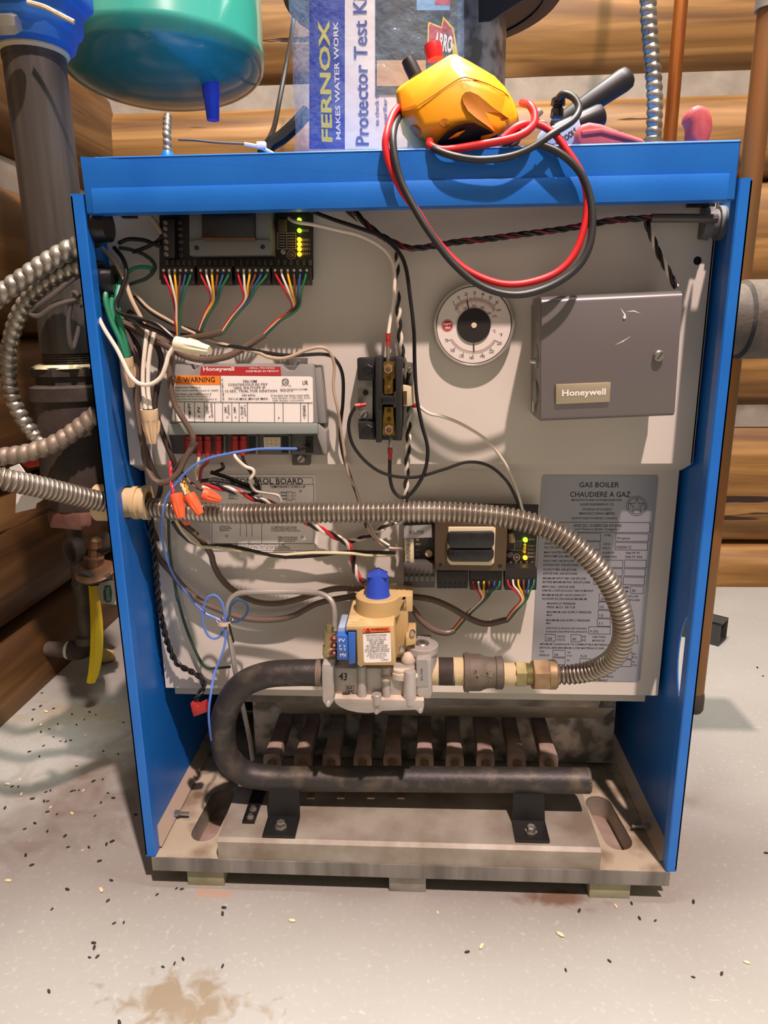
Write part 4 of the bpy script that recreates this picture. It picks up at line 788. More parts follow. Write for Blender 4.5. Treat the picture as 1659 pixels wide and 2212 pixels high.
hp = [(-420, 880, .03), (-230, 945, -.05), (-100, 1000, -.07), (0, 1033, -.055), (60, 1046, -.035), (130, 1062, -.008), (200, 1079, .022), (262, 1092, .046), (300, 1094, .05), (345, 1098, .046), (420, 1106, .036), (520, 1110, .026), (640, 1108, .018), (800, 1106, .012), (950, 1106, .006), (1060, 1114, .0), (1140, 1128, -.005), (1205, 1153, -.010), (1262, 1196, -.015), (1310, 1252, -.018), (1340, 1316, -.018), (1346, 1376, -.012), (1326, 1420, .0), (1285, 1446, .016), (1240, 1456, .028), (1200, 1457, .033)]
rh = 20.5*mpp(800, 1106, .012)
ribbed(path(hp), rh, .0052, .0014, n=20, sharp=.8).out('corrugated_tube', 'hose', fh)
hz(1148, 1186, 1457, YP, [(0, 30), (.08, 35), (.9, 35), (1, 32)], 'flare_nut', 'brassnut', fh, hexa=True); hz(1184, 1203, 1457, YP, [(0, 32), (.8, 32), (1, 28)], 'nut_collar', 'brassnut', fh)
bu = thing('conduit_bushing', 'tan plastic bushing around the steel hose in the left side panel', 'bushing', (-.31, .048, .447))
cb = Vector((-.31, .048, .466))
def ringx(x0, x1, ro, ri): return B().lathe(cb+Vector((x0, 0, 0)), cb+Vector((x1, 0, 0)), [(0, ri), (0, ro), (1, ro), (1, ri), (0, ri)], 28, False)
ringx(-.032, -.002, .0205, .0135).out('outer_ring', 'bush', bu); ringx(-.002, .026, .0165, .0122).out('sleeve', 'bush', bu)
for i in range(2): ringx(.010+i*.011, .0155+i*.011, .0185+.0008*i, .0125).out('inner_ring', 'bush', bu)
# pilot gas tube
pt = [(723, 1362, .02), (722, 1318, .022), (714, 1296, .025), (697, 1284, .03), (672, 1280, .035), (620, 1278, .04), (530, 1280, .045), (505, 1288, .046), (493, 1306, .047), (489, 1335, .048), (494, 1370, .05), (503, 1415, .055), (512, 1470, .06), (524, 1525, .08), (538, 1590, .1), (546, 1640, .11)]
wire('pilot_tube', 'thin bent aluminium pilot gas tube rising from the valve', pt, .0031, 'alum', cat='tube', n=12)
# ================================================================== WIRES AND CABLES
R1 = .00115
CC = ['w_red', 'w_white', 'w_yellow', 'w_brown', 'w_blue', 'w_green']
def fan6(label, q, pins, mid, end, Yp, Ym, Ye, cable=None, cab_r=.0034, order=CC, group=None, cmat='sheath', seed=1):
    rnd = random.Random(seed); c0 = q([end])[0]
    t = thing('control_cable', label, 'cable', P(c0[0], c0[1], Ye), group)
    M_ = q([mid])[0]; E_ = q([end])[0]
    for i, (p, m_) in enumerate(zip(pins, order)):
        a_ = q([p])[0]; off = (i-2.5)*2.6
        pts = [(a_[0], a_[1]-1, Yp), (a_[0]+(M_[0]-a_[0])*.10, a_[1]+12, Yp-.004), (a_[0]+(M_[0]+off-a_[0])*.6, a_[1]+(M_[1]-a_[1])*.55, Yp-.005), (M_[0]+off, M_[1]+rnd.uniform(-3, 3), Ym+rnd.uniform(-.002, .002)), (M_[0]+(E_[0]-M_[0])*.55+off*.8, M_[1]+(E_[1]-M_[1])*.5, (Ym+Ye)/2), (E_[0]+off*.35, E_[1]+off*.3, Ye), (E_[0]+(E_[0]-M_[0])*.15, E_[1]+(E_[1]-M_[1])*.12, Ye)]
        B().tube(spline(path(pts), 6), R1, 7).out('conductor', m_, t)
    if cable: B().tube(spline(path(cable), 6), cab_r, 10).out('sheath', cmat, t)
    return t
def q5p(b0, b1): return [(b0+22+(b1-b0-40)*k/5, 450) for k in range(6)]
def C5(l): return cr(180, 440, 3.072, l)
fan6('six colour control cable from the first plug of the grey transformer board', C5, q5p(510, 735), (628, 680), (628, 885), .027, .026, .028, cr(180, 440, 3.072, [(628, 880, .028), (615, 920, .03), (560, 940, .034), (450, 900, .036), (330, 830, .04), (240, 760, .045)]), seed=2)
fan6('six colour control cable from the second plug of the grey transformer board', C5, q5p(755, 985), (868, 640), (770, 848), .027, .028, .034, cr(180, 440, 3.072, [(775, 842, .034), (740, 880, .036), (600, 870, .04), (430, 800, .042), (300, 720, .045)]), cmat='sheathdark', seed=3)
fan6('six colour control cable from the third plug of the grey transformer board', C5, q5p(1003, 1240), (1085, 640), (925, 850), .027, .026, .03, cr(180, 440, 3.072, [(925, 848, .03), (820, 875, .03), (700, 890, .032), (560, 905, .034), (420, 870, .036), (300, 800, .04), (220, 730, .046)]), seed=4)
fan6('six colour control cable from the fourth plug of the grey transformer board', C5, q5p(1250, 1500), (1405, 690), (1200, 868), .027, .03, .034, cr(180, 440, 3.072, [(1203, 868, .034), (1080, 950, .034), (950, 1015, .03), (800, 1035, .025), (680, 1012, .022), (560, 950, .024), (430, 870, .03)]), seed=5)
def C8(l): return cr(840, 1060, 4.608, l)
fan6('six colour control cable from the third plug of the brown transformer board', C8, [(833+25+(1125-808-50)*k/5-20, 905) for k in range(6)], (945, 1080), (645, 1392), .055, .056, .062, cr(660, 1220, 2.86, [(920, 405, .062), (870, 420, .06), (800, 405, .058), (720, 350, .058), (650, 262, .062), (560, 210, .068), (420, 200, .072), (300, 195, .072)]) + cr(340, 1220, 3.607, [(1250, 300, .074), (1050, 400, .074), (850, 430, .074), (650, 410, .074), (480, 350, .074), (330, 280, .074), (200, 170, .074), (110, 60, .074)]) + cr(320, 980, 2.9625, [(60, 650, .074), (10, 490, .072)]), cab_r=.0036, seed=6)
fan6('six colour control cable from the fourth plug of the brown transformer board', C8, [(1180+(1472-1155-50)*k/5, 890) for k in range(6)], (1345, 1090), (1180, 1285), .055, .054, .058, cr(660, 1220, 2.86, [(1240, 340, .058), (1120, 365, .056), (1020, 335, .056), (900, 265, .058), (780, 215, .064), (640, 195, .07), (500, 190, .074), (350, 150, .074)]) + cr(340, 1220, 3.607, [(1400, 185, .074), (1250, 220, .074), (1050, 280, .073), (900, 302, .073), (750, 282, .074), (600, 205, .075), (500, 110, .075), (440, 0, .075)]) + cr(320, 980, 2.9625, [(400, 640, .074), (330, 540, .07), (225, 450, .066), (170, 400, .064)]), cab_r=.0036, seed=7)
# thick cables bunched on the left
def C190(l): return cr(190, 640, 5.72, l)
def C4(l): return cr(0, 440, 3.568, l)
def C300(l): return cr(300, 980, 6.38, l)
def C320(l): return cr(320, 980, 2.9625, l)
def C340(l): return cr(340, 1220, 3.607, l)
def C680(l): return cr(680, 440, 3.457, l)
def C6(l): return cr(340, 740, 3.95, l)
def C640(l): return cr(640, 440, 6.38, l)
wire('sheathed_cable', 'glossy brown cable making a U turn just above the hose bushing', C190([(430, 400, .04), (520, 560, .036), (590, 750, .03), (600, 1000, .028), (600, 1300, .028), (640, 1600, .026), (690, 1880, .022)]) + C300([(80, 60), (120, 200, .016), (200, 350, .01), (300, 400), (420, 370, .008), (550, 250), (650, 50, .012)]) + C190([(1330, 1800, .014)]), .0033, 'sheath', cat='cable')
wire('sheathed_cable', 'brown cable bending in front of the left end of the ignition module', C190([(1060, 640, .018), (1020, 800, .016), (1010, 960), (1030, 1150, .012), (1080, 1350), (1180, 1520, .010), (1275, 1680), (1300, 1780, .011), (1250, 1930), (1140, 2070, .02), (1060, 2200, .03)]), .0031, 'sheath', cat='cable')
wire('sheathed_cable', 'dark brown cable dropping behind the two white wires', C190([(820, 560, .04), (890, 700, .04), (905, 860), (860, 1100, .038), (825, 1380), (890, 1600, .032), (980, 1850), (1060, 2040, .03), (1120, 2250, .035)]), .0031, 'sheathdark', cat='cable')
wire('sheathed_cable', 'dark cable running down inside the left edge of the beige panel', C190([(400, 330, .05), (600, 560, .05), (640, 900), (600, 1300, .05), (660, 1700)]) + C300([(150, 100, .05), (230, 300), (300, 480, .06)]) + C320([(20, 420, .075), (60, 560)]), .003, 'sheathdark', cat='cable')
wire('sheathed_cable', 'brown cable sweeping from the left knockout towards the cream wire connector', C190([(130, 150, .034), (260, 210), (430, 320, .03), (640, 420), (860, 520, .026), (1000, 600)]), .0033, 'sheath', cat='cable')
wire('sheathed_cable', 'thin brown cable beside the green wires behind the white loop', C190([(420, 360, .03), (500, 520), (560, 680, .028), (590, 860), (600, 1050, .03)]), .0026, 'w_gray', cat='cable')
# single wires in the upper left
wire('white_wire', 'white wire looping down from the side panel to the cream wire connector', C190([(112, 150, .02), (125, 240, .012), (200, 400, .004), (350, 640, -.002), (430, 800), (520, 980, -.006), (640, 1082), (780, 1085, -.008), (900, 1000), (960, 860, -.006), (1000, 720), (1085, 600, -.002)]), .0021, 'w_white')
for i, pts in enumerate(([(735, 385, .016), (705, 640, .01), (680, 900), (680, 1150, .004), (715, 1400, .0)], [(825, 425, .018), (770, 660, .012), (745, 900), (745, 1180, .005), (775, 1400, .001)])):
    wire('white_wire', 'white wire dropping straight into the tan wire connector', C190(pts), .0021, 'w_white', group='pair of white wires into the tan connector')
for i, pts in enumerate(([(905, 630, .03), (835, 655, .024), (815, 740, .018), (860, 900), (930, 1060, .014), (975, 1190)], [(940, 600, .034), (875, 690, .026), (862, 830, .02), (930, 1000), (978, 1188)], [(945, 555, .036), (905, 700, .024), (915, 850, .016), (960, 1050), (985, 1190)])):
    wire('green_wire', ['thick green earth wire bowed out nearest the blue side panel', 'thick green earth wire in the middle of the three green ones', 'thick green earth wire running straight beside the black wire'][i], C4(pts), .0028, 'w_teal', group='green earth wires')
wire('green_wire', 'dark green wire coiled in a wide loop left of the terminal screws', C4([(920, 340, .05), (1010, 355), (1110, 392), (1180, 450, .045), (1190, 510), (1130, 575, .042), (1030, 610), (950, 640, .036)]), .0019, 'w_greend')
wire('green_wire', 'green wire curling in a small loop below the dark green one', C4([(950, 600, .04), (985, 530), (1060, 490, .044), (1150, 492), (1170, 520, .045)]), .002, 'w_teal')
wire('black_wire', 'black wire snaking over the green wires to the cream connector', C4([(880, 338, .034), (950, 430, .026), (975, 540, .02), (940, 660), (897, 780, .012), (925, 842), (1050, 880, .006), (1200, 922), (1300, 1000, .002), (1358, 1052)]), .0021, 'w_black')
wire('black_wire', 'second black wire lying below the first into the cream connector', C4([(1040, 870, .012), (1110, 940, .008), (1220, 985), (1300, 1030, .004), (1356, 1060, .001)]), .0021, 'w_black')
wire('beige_wire', 'beige wire crossing diagonally over the black wires at the left', C4([(790, 345, .044), (870, 430, .036), (950, 560, .026), (1010, 730, .02), (1082, 872, .018), (1110, 930)]), .0022, 'w_beige')
wire('beige_wire', 'beige wire wandering above the ignition module and down its right side', C5([(330, 580, .034), (430, 690), (560, 770), (680, 835, .034), (850, 908)]) + C6([(700, 50, .032), (860, 88), (960, 128, .024), (1100, 130), (1280, 62), (1400, 42, .022), (1470, 82), (1510, 190, .03), (1502, 380), (1538, 560, .034), (1560, 700), (1590, 900), (1625, 1110, .05)]) + [(765, 1050, .06), (778, 1085, .066), (790, 1130, .07), (812, 1165), (840, 1183), (872, 1186, .066)], .0017, 'w_beige')
wire('black_wire', 'black wire arching over the ignition module towards the hose', C5([(340, 610, .04), (450, 720), (600, 800), (750, 850, .038)]) + C6([(530, 12, .034), (700, 40), (950, 90, .028), (1150, 110), (1420, 100), (1520, 150, .03), (1580, 280), (1583, 500, .04), (1560, 750), (1582, 950), (1640, 1130, .055)]) + [(775, 1080, .066), (792, 1140, .07)], .0018, 'w_black')
wire('black_wire', 'short black wire curving to the terminal screws from the left knockout', C5([(235, 262, .04), (300, 236), (400, 242), (470, 268, .034), (525, 290)]), .002, 'w_black')
wire('black_wire', 'short black wire reaching up to the middle terminal screws', C5([(330, 320, .046), (400, 296), (480, 258), (528, 215, .036)]), .002, 'w_black')
wire('white_wire', 'off white wire coming from under the cover to the terminal screws', C5([(400, 30, .045), (430, 65), (475, 120), (520, 200, .036)]), .002, 'w_beige')
wire('beige_wire', 'beige wire bent at the top left corner of the cabinet', C5([(20, 130, .02), (30, 90), (60, 60), (90, 30, .02)]), .002, 'w_beige')
# wires to the relay
wire('white_wire', 'white wire sagging from the transformer board to the relay top screw', C640([(-100, 200, .036), (-40, 240, .03), (60, 262, .026), (300, 300), (600, 370, .028)]) + C680([(330, 235, .03), (480, 312), (562, 400, .03), (596, 520), (590, 700, .026), (562, 880), (549, 975, .02)]), .0018, 'w_white')
wire('black_wire', 'long black wire passing right of the relay and hooking up beneath it', C680([(-15, 60, .04), (150, 122, .036), (350, 188), (500, 248), (620, 352, .03), (680, 480), (712, 700, .03), (740, 950), (746, 1200, .024), (762, 1450), (800, 1650, .02), (843, 1830), (820, 2000, .014), (740, 2140), (660, 2195, .014), (592, 2150), (562, 2050), (560, 1905, .02)]), .0019, 'w_black')
wire('black_wire', 'black wire hanging in an arc from the relay to the lower board', C680([(305, 1515, .018), (262, 1595), (255, 1700, .016), (300, 1830), (420, 1960, .016), (560, 2028), (750, 2042, .02), (960, 1985)]) + [(1010, 998, .03), (1056, 1006), (1092, 1036, .05), (1112, 1070), (1124, 1100, .07)], .0017, 'w_black')
wire('white_wire', 'white wire from the right side of the relay down to the lower board', C680([(770, 1506, .034), (850, 1565), (960, 1592, .034)]) + [(1000, 918, .036), (1050, 950), (1090, 1000, .05), (1114, 1052), (1130, 1105, .07)], .0017, 'w_white')
def tw(label, pts, mats, r=.0016, pitch=.022, cat='wire'):
    p0 = path(pts)[0]; t = thing('twisted_wire', label, cat, p0); twist(t, pts, r, mats, pitch); return t
tw('black and white twisted wires running down behind the relay', C680([(622, 365, .04), (608, 560), (622, 750, .04), (632, 950), (655, 1130, .046), (690, 1300), (705, 1500, .05), (702, 1650), (698, 1780, .046), (690, 1920), (685, 2050), (680, 2200, .05)]) + [(878, 1100, .05), (862, 1128, .07)] + C320([(1560, 440, .074), (1480, 490), (1370, 542), (1262, 562, .078)]), ['w_black', 'w_white'], .0017, .026)
tb_ = tw('black and red twisted wires stretched across the top of the beige panel', C640([(190, 112, .04), (300, 66), (500, 45), (750, 72), (860, 170), (1000, 320), (1150, 430), (1320, 520), (1500, 600, .04)]) + cr(860, 440, 2.304, [(90, 222), (180, 210), (300, 190), (450, 175), (600, 155), (800, 130, .04), (950, 104), (1080, 82), (1280, 70)]), ['w_black', 'w_maroon', 'w_black'], .0016, .034)
B().tube(spline(path(cr(860, 440, 2.304, [(1260, 72, .04), (1400, 72), (1590, 74, .035)])), 6), .0042, 10).out('sheath', 'w_gray', tb_)
tw('black and white twisted wires dropping into the aquastat box', cr(860, 440, 2.304, [(1235, 90, .04), (1262, 160), (1290, 232), (1330, 310), (1388, 425, .03)]), ['w_black', 'w_white', 'w_black'], .0016, .03)
tw('white and green twisted wires slanting down from the cover', C640([(690, 70, .046), (800, 165), (900, 260), (1020, 330), (1130, 410, .042), (1290, 540)]), ['w_white', 'w_greend'], .0016, .05)
tw('red white and black twisted wires below the ignition module', C320([(345, 212, .03), (450, 216), (560, 242), (660, 280), (745, 304, .04), (880, 360, .06), (1000, 430, .07), (1100, 482), (1200, 532), (1272, 572, .074), (1305, 640), (1322, 730), (1350, 800), (1395, 836, .07)]), ['w_red', 'w_white', 'w_black'], .0019, .036)
tw('black and cream wires stretched loosely to the left terminals of the lower board', C320([(165, 430, .05), (230, 525), (335, 592, .066), (500, 595), (650, 625), (850, 655, .074), (1050, 645), (1300, 632), (1400, 640), (1650, 640, .064)]), ['w_black', 'w_cream'], .0019, .16)
tw('black and white wires entering the terminal strip beside the silver tag', C320([(1400, 440, .074), (1430, 500), (1500, 590), (1645, 580, .064)]), ['w_black', 'w_white'], .0014, .2)
bt = tw('black twisted ignition wires hugging the left side down to a red plug', cr(0, 980, 3.814, [(1225, 480, .05), (1245, 600), (1270, 800), (1285, 950), (1300, 1150, .06), (1325, 1330), (1380, 1560), (1450, 1715), (1540, 1780, .075)]) + C340([(260, 830, .078), (340, 880), (362, 950, .07), (312, 1030), (282, 1090, .06)]), ['w_black', 'w_black'], .0019, .022)
poly('plug', C340([(252, 1085), (300, 1085), (310, 1105), (370, 1075), (388, 1150), (280, 1190), (268, 1150)]), .055, .066, 'redplug', bt, .0015)
wire('green_wire', 'slim dark green wire hanging behind the blue ignition lead', C320([(130, 410, .07), (133, 520), (140, 640), (165, 800), (190, 940, .078)]) + C340([(150, 230, .08), (220, 480), (320, 720), (380, 798), (450, 806), (570, 795, .075)]), .0017, 'w_greend')
il_ = thing('ignition_lead', 'light blue ignition lead looping from the spark terminal down past the valve', 'wire', P(500, 1340, .04))
pb = C6([(1262, 895, .03), (1190, 905, .022), (1000, 905, .014), (850, 910), (650, 940, .008), (450, 985), (330, 1040, .008), (240, 1112)]) + C320([(190, 180, .008), (150, 235), (112, 300, .006), (92, 400, .008), (86, 500, .02), (110, 640, .035), (170, 790, .045), (290, 945, .05)]) + C340([(300, 310, .05), (380, 382), (468, 422), (505, 465), (500, 540, .044), (445, 575), (385, 535), (352, 420, .042), (378, 275), (440, 236), (500, 290, .042), (525, 400), (532, 560, .04), (510, 680), (450, 830, .03), (420, 980, .012), (400, 1150, .01), (412, 1310, .02), (430, 1400, .05)])
B().tube(spline(path(pb), 7), .0014, 8).out('lead', 'w_sky', il_)
B().tube(spline(path(C340([(530, 440, .042), (560, 400), (572, 322), (632, 276), (700, 312), (692, 385), (630, 438), (560, 445, .042)])), 7), .0014, 8).out('spare_loop', 'w_blue', il_)
B().tube(path(C6([(1285, 884, .034), (1195, 908, .021)])), .0028, 10).out('boot', 'conn', il_)
zt_ = thing('cable_tie', 'pale cable tie gathering the blue lead against the pilot tube', 'cable tie', P(487, 1345, .04))
c = P(486, 1343, .046); B().lathe(c-Vector((0, 0, .0022)), c+Vector((0, 0, .0022)), [(0, .0085), (0, .0095), (1, .0095), (1, .0085), (0, .0085)], 18, False).out('band', 'nuttan', zt_)
B().tube(path(C340([(560, 460, .036), (575, 530), (595, 605, .034)])), .0012, 6).out('tail', 'w_black', zt_)
# module leads
wire('white_wire', 'cream wire dropping from a red spade connector of the ignition module', C6([(358, 950, .034), (345, 1040, .03), (325, 1085), (335, 1170, .035)]), .0016, 'w_cream')
wire('red_wire', 'dark red wire curving from a red spade connector of the ignition module', C6([(430, 950, .034), (425, 1020, .03), (375, 1078), (362, 1180, .034)]), .0018, 'w_maroon')
wire('white_wire', 'white wire kinked below the ignition module towards the instruction label', C320([(545, -15, .034), (565, 30, .03), (620, 80), (668, 100), (676, 128), (655, 172, .03), (685, 235), (760, 250), (828, 266), (850, 305, .045)]), .0018, 'w_white')
wire('black_wire', 'black wire falling beside the kinked white one', C320([(600, -10, .034), (612, 50, .032), (650, 110), (702, 190), (708, 245), (660, 258, .05)]), .0018, 'w_black')
wire('black_wire', 'black wire lying across the top corner of the instruction label', C320([(400, 118, .05), (500, 150), (600, 190), (690, 215), (715, 250, .06)]), .0022, 'w_black')
wire('black_wire', 'black wire behind the red and white twist by the label', C320([(330, 175, .04), (430, 170), (540, 190), (640, 225), (700, 250, .06)]), .0022, 'w_black')
wire('black_wire', 'short black wire dangling by the red spade connectors', C320([(470, 60, .04), (482, 85), (470, 100), (430, 118, .045)]), .0018, 'w_black')
# thin twisted thermostat tails running into the orange connectors
tw('pink twisted wires entering the leftmost orange connector', C300([(420, 110, .014), (436, 240), (434, 340), (445, 420), (470, 500), (482, 570, .0)]), ['w_pink', 'w_pink'], .0009, .012)
tw('cream twisted wires entering the middle orange connector', C300([(530, 300, .016), (580, 400), (620, 480), (655, 570, .002)]), ['w_cream', 'w_cream'], .0010, .012)
tw('gold twisted wires entering the middle orange connector', C300([(615, 360, .02), (650, 440), (690, 560, .004)]), ['w_gold', 'w_gold'], .0009, .014)
tw('brown twisted wires entering the open orange connector', C300([(580, 245, .024), (680, 360), (780, 450), (900, 530, .012)]), ['w_brown', 'w_brown'], .0009, .04)
# wire connectors (cone shaped nuts)
def nut(label, a_, b_, w0, w1, m_, Y0, Y1, wings=True, open_=False):
    A_, C_ = P(*a_, Y0), P(*b_, Y1); k = mpp(*a_, Y0); t = thing('wire_connector', label, 'wire connector', C_)
    ax = (C_-A_); n = 24; u = ax.normalized(); e1 = (Vector((0, 1, 0))-u*u.y).normalized(); e2 = u.cross(e1); rs = []
    for tt, f, rib in [(0, 1, 0), (.02, 1.06, 0), (.28, 1.0, 0), (.32, .94, .12), (.6, .78, .17), (.95, 0, .17), (1, -.1, .1)]:
        rr = (w0 if f == 1.06 else w1+(w0-w1)*f)*k/2
        if f <= 0: rr = (w1 if f == 0 else w1*.85)*k/2
        rs.append([A_.lerp(C_, tt)+(e1*math.cos(2*math.pi*i/n)+e2*math.sin(2*math.pi*i/n))*rr*(1-(rib if i % 3 == 0 else 0)) for i in range(n)])
    b = B().rings(rs, True).out('shell', m_, t)
    B().lathe(A_-u*.0004, A_+u*.0002, [(0, w0*k*.38), (1, w0*k*.38)], 18).out('mouth', 'black', t)
    if wings:
        for s_ in (1, -1):
            B().prism([A_+ax*.25+e2*s_*w0*k*.42, A_+ax*.38+e2*s_*w0*k*.56, A_+ax*.62+e2*s_*w0*k*.5, A_+ax*.9+e2*s_*w1*k*.4], e1*.0016).out('wing', m_, t)
    return t
nut('cream ribbed wire connector lying above the ignition module label', (380, 742), (452, 757), 31, 21, 'nutwhite', -.002, -.008)
nut('tan ribbed wire connector hanging from two white wires', (322, 884), (330, 958), 36, 20, 'nuttan', .0, .002)
nut('tan wire connector holding the green wires, half hidden by the white loop', (273, 772), (284, 836), 27, 16, 'nuttan', .016, .02)
nut('orange wire connector hanging over the hose beside the blue lead', (380, 1066), (391, 1119), 28, 19, 'nutorange', -.0, -.006, False)
nut('orange wire connector slanting over the hose with cream wires', (409, 1069), (433, 1111), 26, 17, 'nutorange', .002, -.004, False)
nut('orange wire connector lying open-ended along the top of the hose', (438, 1066), (478, 1080), 28, 12, 'nutorange', .012, .014, False)
nut('orange wire connector poking out beneath the hose', (398, 1108), (405, 1132), 26, 16, 'nutorange', .055, .058, False)
# ================================================================== THINGS AROUND AND ON TOP OF THE BOILER
# expansion tank
tx, ty = P(350, 100, .40).x, .40; zs = P(560, 128, .40).z; rtk = .14
et = thing('expansion_tank', 'teal painted steel expansion tank hanging above the boiler', 'tank', (tx, ty, zs-.085))
TD = .048
prof = [(zs-TD+TD*(1-math.cos(a*math.pi/20)), rtk*math.sin(a*math.pi/20)**.92) for a in range(0, 11)]+[(zs+.004, rtk*1.012), (zs+.012, rtk*1.012), (zs+.016, rtk), (zs+.40, rtk), (zs+.43, rtk*.9), (zs+.45, rtk*.5), (zs+.455, .02)]
z0, z1 = prof[0][0], prof[-1][0]
B().lathe((tx, ty, z0), (tx, ty, z1), [((z-z0)/(z1-z0), r) for z, r in prof], 56).out('shell', 'teal', et)
c = P(458, 222, .37); av = B().lathe(c+Vector((0, 0, .03)), c-Vector((0, 0, .022)), [(0, .012), (.45, .012), (.5, .0105), (1, .0085)], 14).out('air_valve_cap', 'knob', et)
# circulator flange and black supply pipe at the left
px0, py0 = -.372, .085
def zpx(x, y, Y): return P(x, y, Y).z
zf = zpx(90, 112, py0)
pf_ = thing('pump_flange', 'blue cast circulator flange with a steel bolt and smeared sealant', 'pump flange', (px0, py0, zf))
B().lathe((px0, py0, zf+.012), (px0, py0, zf+.1), [(0, .046), (.08, .05), (.3, .052), (.32, .062), (1, .062)], 8, True, .39).out('flange', 'pumpblue', pf_, True, .004)
B().lathe((px0, py0, zf), (px0, py0, zf+.02), [(0, .034), (.2, .04), (1, .046)], 28).out('hub', 'pumpblue', pf_)
B().lathe((px0, py0, zf-.004), (px0, py0, zf+.004), [(0, .031), (.3, .034), (.7, .0335), (1, .031)], 24).out('sealant_ring', 'sealant', pf_)
B().cyl((px0, py0, zf+.1), (px0, py0, zf+.7), .0295, 24).out('riser', 'ironpipe', pf_)
c = P(15, 52, py0-.055); B().lathe(c+Vector((-.012, 0, 0)), c+Vector((.011, 0, 0)), [(0, .009), (.8, .009), (1, .007)], 6).out('bolt', 'steel', pf_)
B().tube(spline(path([(60, 5, .032), (95, 15, .03), (125, 30, .028), (160, 48, .03)]), 6), .0022, 7).out('sealant_bead', 'sealant', pf_)
sp_ = thing('supply_pipe', 'tall black iron water pipe left of the boiler', 'pipe', (px0, py0, zpx(140, 775, py0)))
zb_ = zpx(140, 762, py0)
B().lathe((px0, py0, zf), (px0, py0, zb_), [(0, .0302), (.03, .0302), (.031, .0295), (1, .0295)], 32).out('pipe', 'ironpipe', sp_)
z2 = zpx(140, 792, py0); B().lathe((px0, py0, zb_), (px0, py0, z2), thr(.0292, 6, .0016), 28).out('thread', 'castdark', sp_)
uf = thing('cast_fitting', 'dark cast iron union and fitting body below the black pipe', 'pipe fitting', (px0, py0, zpx(140, 1100, py0)))
z3, z4, z5, z6 = [zpx(150, y, py0) for y in (788, 828, 838, 1090)]
B().lathe((px0, py0, z3), (px0, py0, z4), [(0, .033), (.1, .043), (.55, .043), (.6, .039), (1, .039)], 8).out('union_nut', 'castdark', uf); B().lathe((px0, py0, z3+.001), (px0, py0, z3-.003), [(0, .036), (1, .042)], 24).out('old_sealant', 'sealant', uf)
B().lathe((px0, py0, z4), (px0, py0, z6), [(0, .042), (.02, .047), (.12, .047), (.14, .043), (.4, .043), (.7, .046), (1, .04)], 28).out('body', 'castdark', uf)
z7 = zpx(150, 1124, py0); B().lathe((px0, py0, z6), (px0, py0, z7), [(0, .044), (.2, .046), (1, .044)], 6).out('bottom_flange', 'brownflange', uf)
# drain pipe low at the left
dp = P(178, 1290, .5); e_ = P(190, 1385, .5); dx, dy = e_.x, .5
dr = thing('drain_pipe', 'old galvanized drain pipe with tee and elbow entering the log wall', 'pipe', (dx, dy, 0))
ztop = P(160, 1120, .5).z; ze = P(190, 1378, .5).z
B().lathe((dx, dy, ztop), (dx, dy, ze), [(0, .014), (1, .014)], 18).out('riser', 'castiron', dr)
zc = ze-.022
el = [Vector((dx, dy, ze+.004)), Vector((dx, dy, ze-.008)), Vector((dx-.006, dy, zc+.003)), Vector((dx-.02, dy, zc-.003)), Vector((dx-.036, dy, zc-.004))]
B().tube(spline(el, 6), .019, 18).out('elbow', 'castdark', dr); B().lathe((dx, dy, ze+.006), (dx, dy, ze-.008), [(0, .022), (1, .022)], 20).out('elbow_band', 'castiron', dr)
B().cyl((dx-.034, dy, zc-.004), (-.70, dy+.01, zc-.006), .0145, 16).out('nipple', 'castiron', dr); B().cyl((dx-.037, dy, zc-.004), (dx-.043, dy, zc-.004), .0165, 16).out('thread_tape', 'tapewhite', dr)
c = P(178, 1180, .47); B().lathe(c+Vector((.03, .03, 0)), c+Vector((-.008, -.03, -.002)), [(0, .02), (.75, .02), (.76, .024), (1, .024), (1, .018), (.8, .017)], 20).out('tee_outlet', 'castiron', dr)
bv = thing('drain_valve', 'bronze drain valve with a flat dark handle', 'valve', P(205, 1250, .44))
a_, b_ = P(205, 1160, .44), P(200, 1262, .44)
B().lathe(a_, b_, [(0, .006), (.06, .012), (.2, .014), (.22, .010), (.4, .011), (.42, .018), (.75, .02), (.77, .012), (1, .012)], 8).out('bonnet', 'bronze', bv)
c = P(205, 1232, .42); B().lathe(c, c+Vector((0, .002, -.006)), [(0, .03), (.3, .034), (1, .032)], 20).out('washer', 'bronze', bv)
B().tube(spline([P(160, 1262, .42), P(180, 1240, .41), P(210, 1252, .405), P(240, 1245, .41)], 6), .006, 8).out('handle', 'castdark', bv)
ys = thing('yellow_strip', 'bright yellow measuring strip hanging down to the floor', 'strip', P(200, 1474, .43)); q = spline(path([(200, 1265, .42), (206, 1310), (209, 1360), (208, 1410), (203, 1450), (196, 1475, .40)]), 6); b = B(); rs = []
for i, p in enumerate(q):
    w_ = .0075+.004*math.sin(i/len(q)*math.pi); rs.append([p+Vector((-w_, 0, 0)), p+Vector((0, -.004, 0)), p+Vector((w_, 0, 0)), p+Vector((w_, .0012, 0)), p+Vector((0, -.0028, 0)), p+Vector((-w_, .0012, 0))])
b.rings(rs).out('strip', 'yellowstrip', ys)
tg = thing('valve_tag', 'white tag with a green emblem beside the yellow strip', 'tag', P(228, 1306, .46)); poly('card', [(211, 1256), (246, 1256), (250, 1306), (210, 1304)], .46, .462, 'paper', tg)
poly('emblem', [(226, 1266), (238, 1264), (242, 1280), (240, 1300), (232, 1302), (224, 1296), (223, 1278)], .459, .4601, 'greenink', tg); text('lettering', [("TACO", 233, 1283, 30, 7, -90, .02)], .4587, 'whiteink', tg)
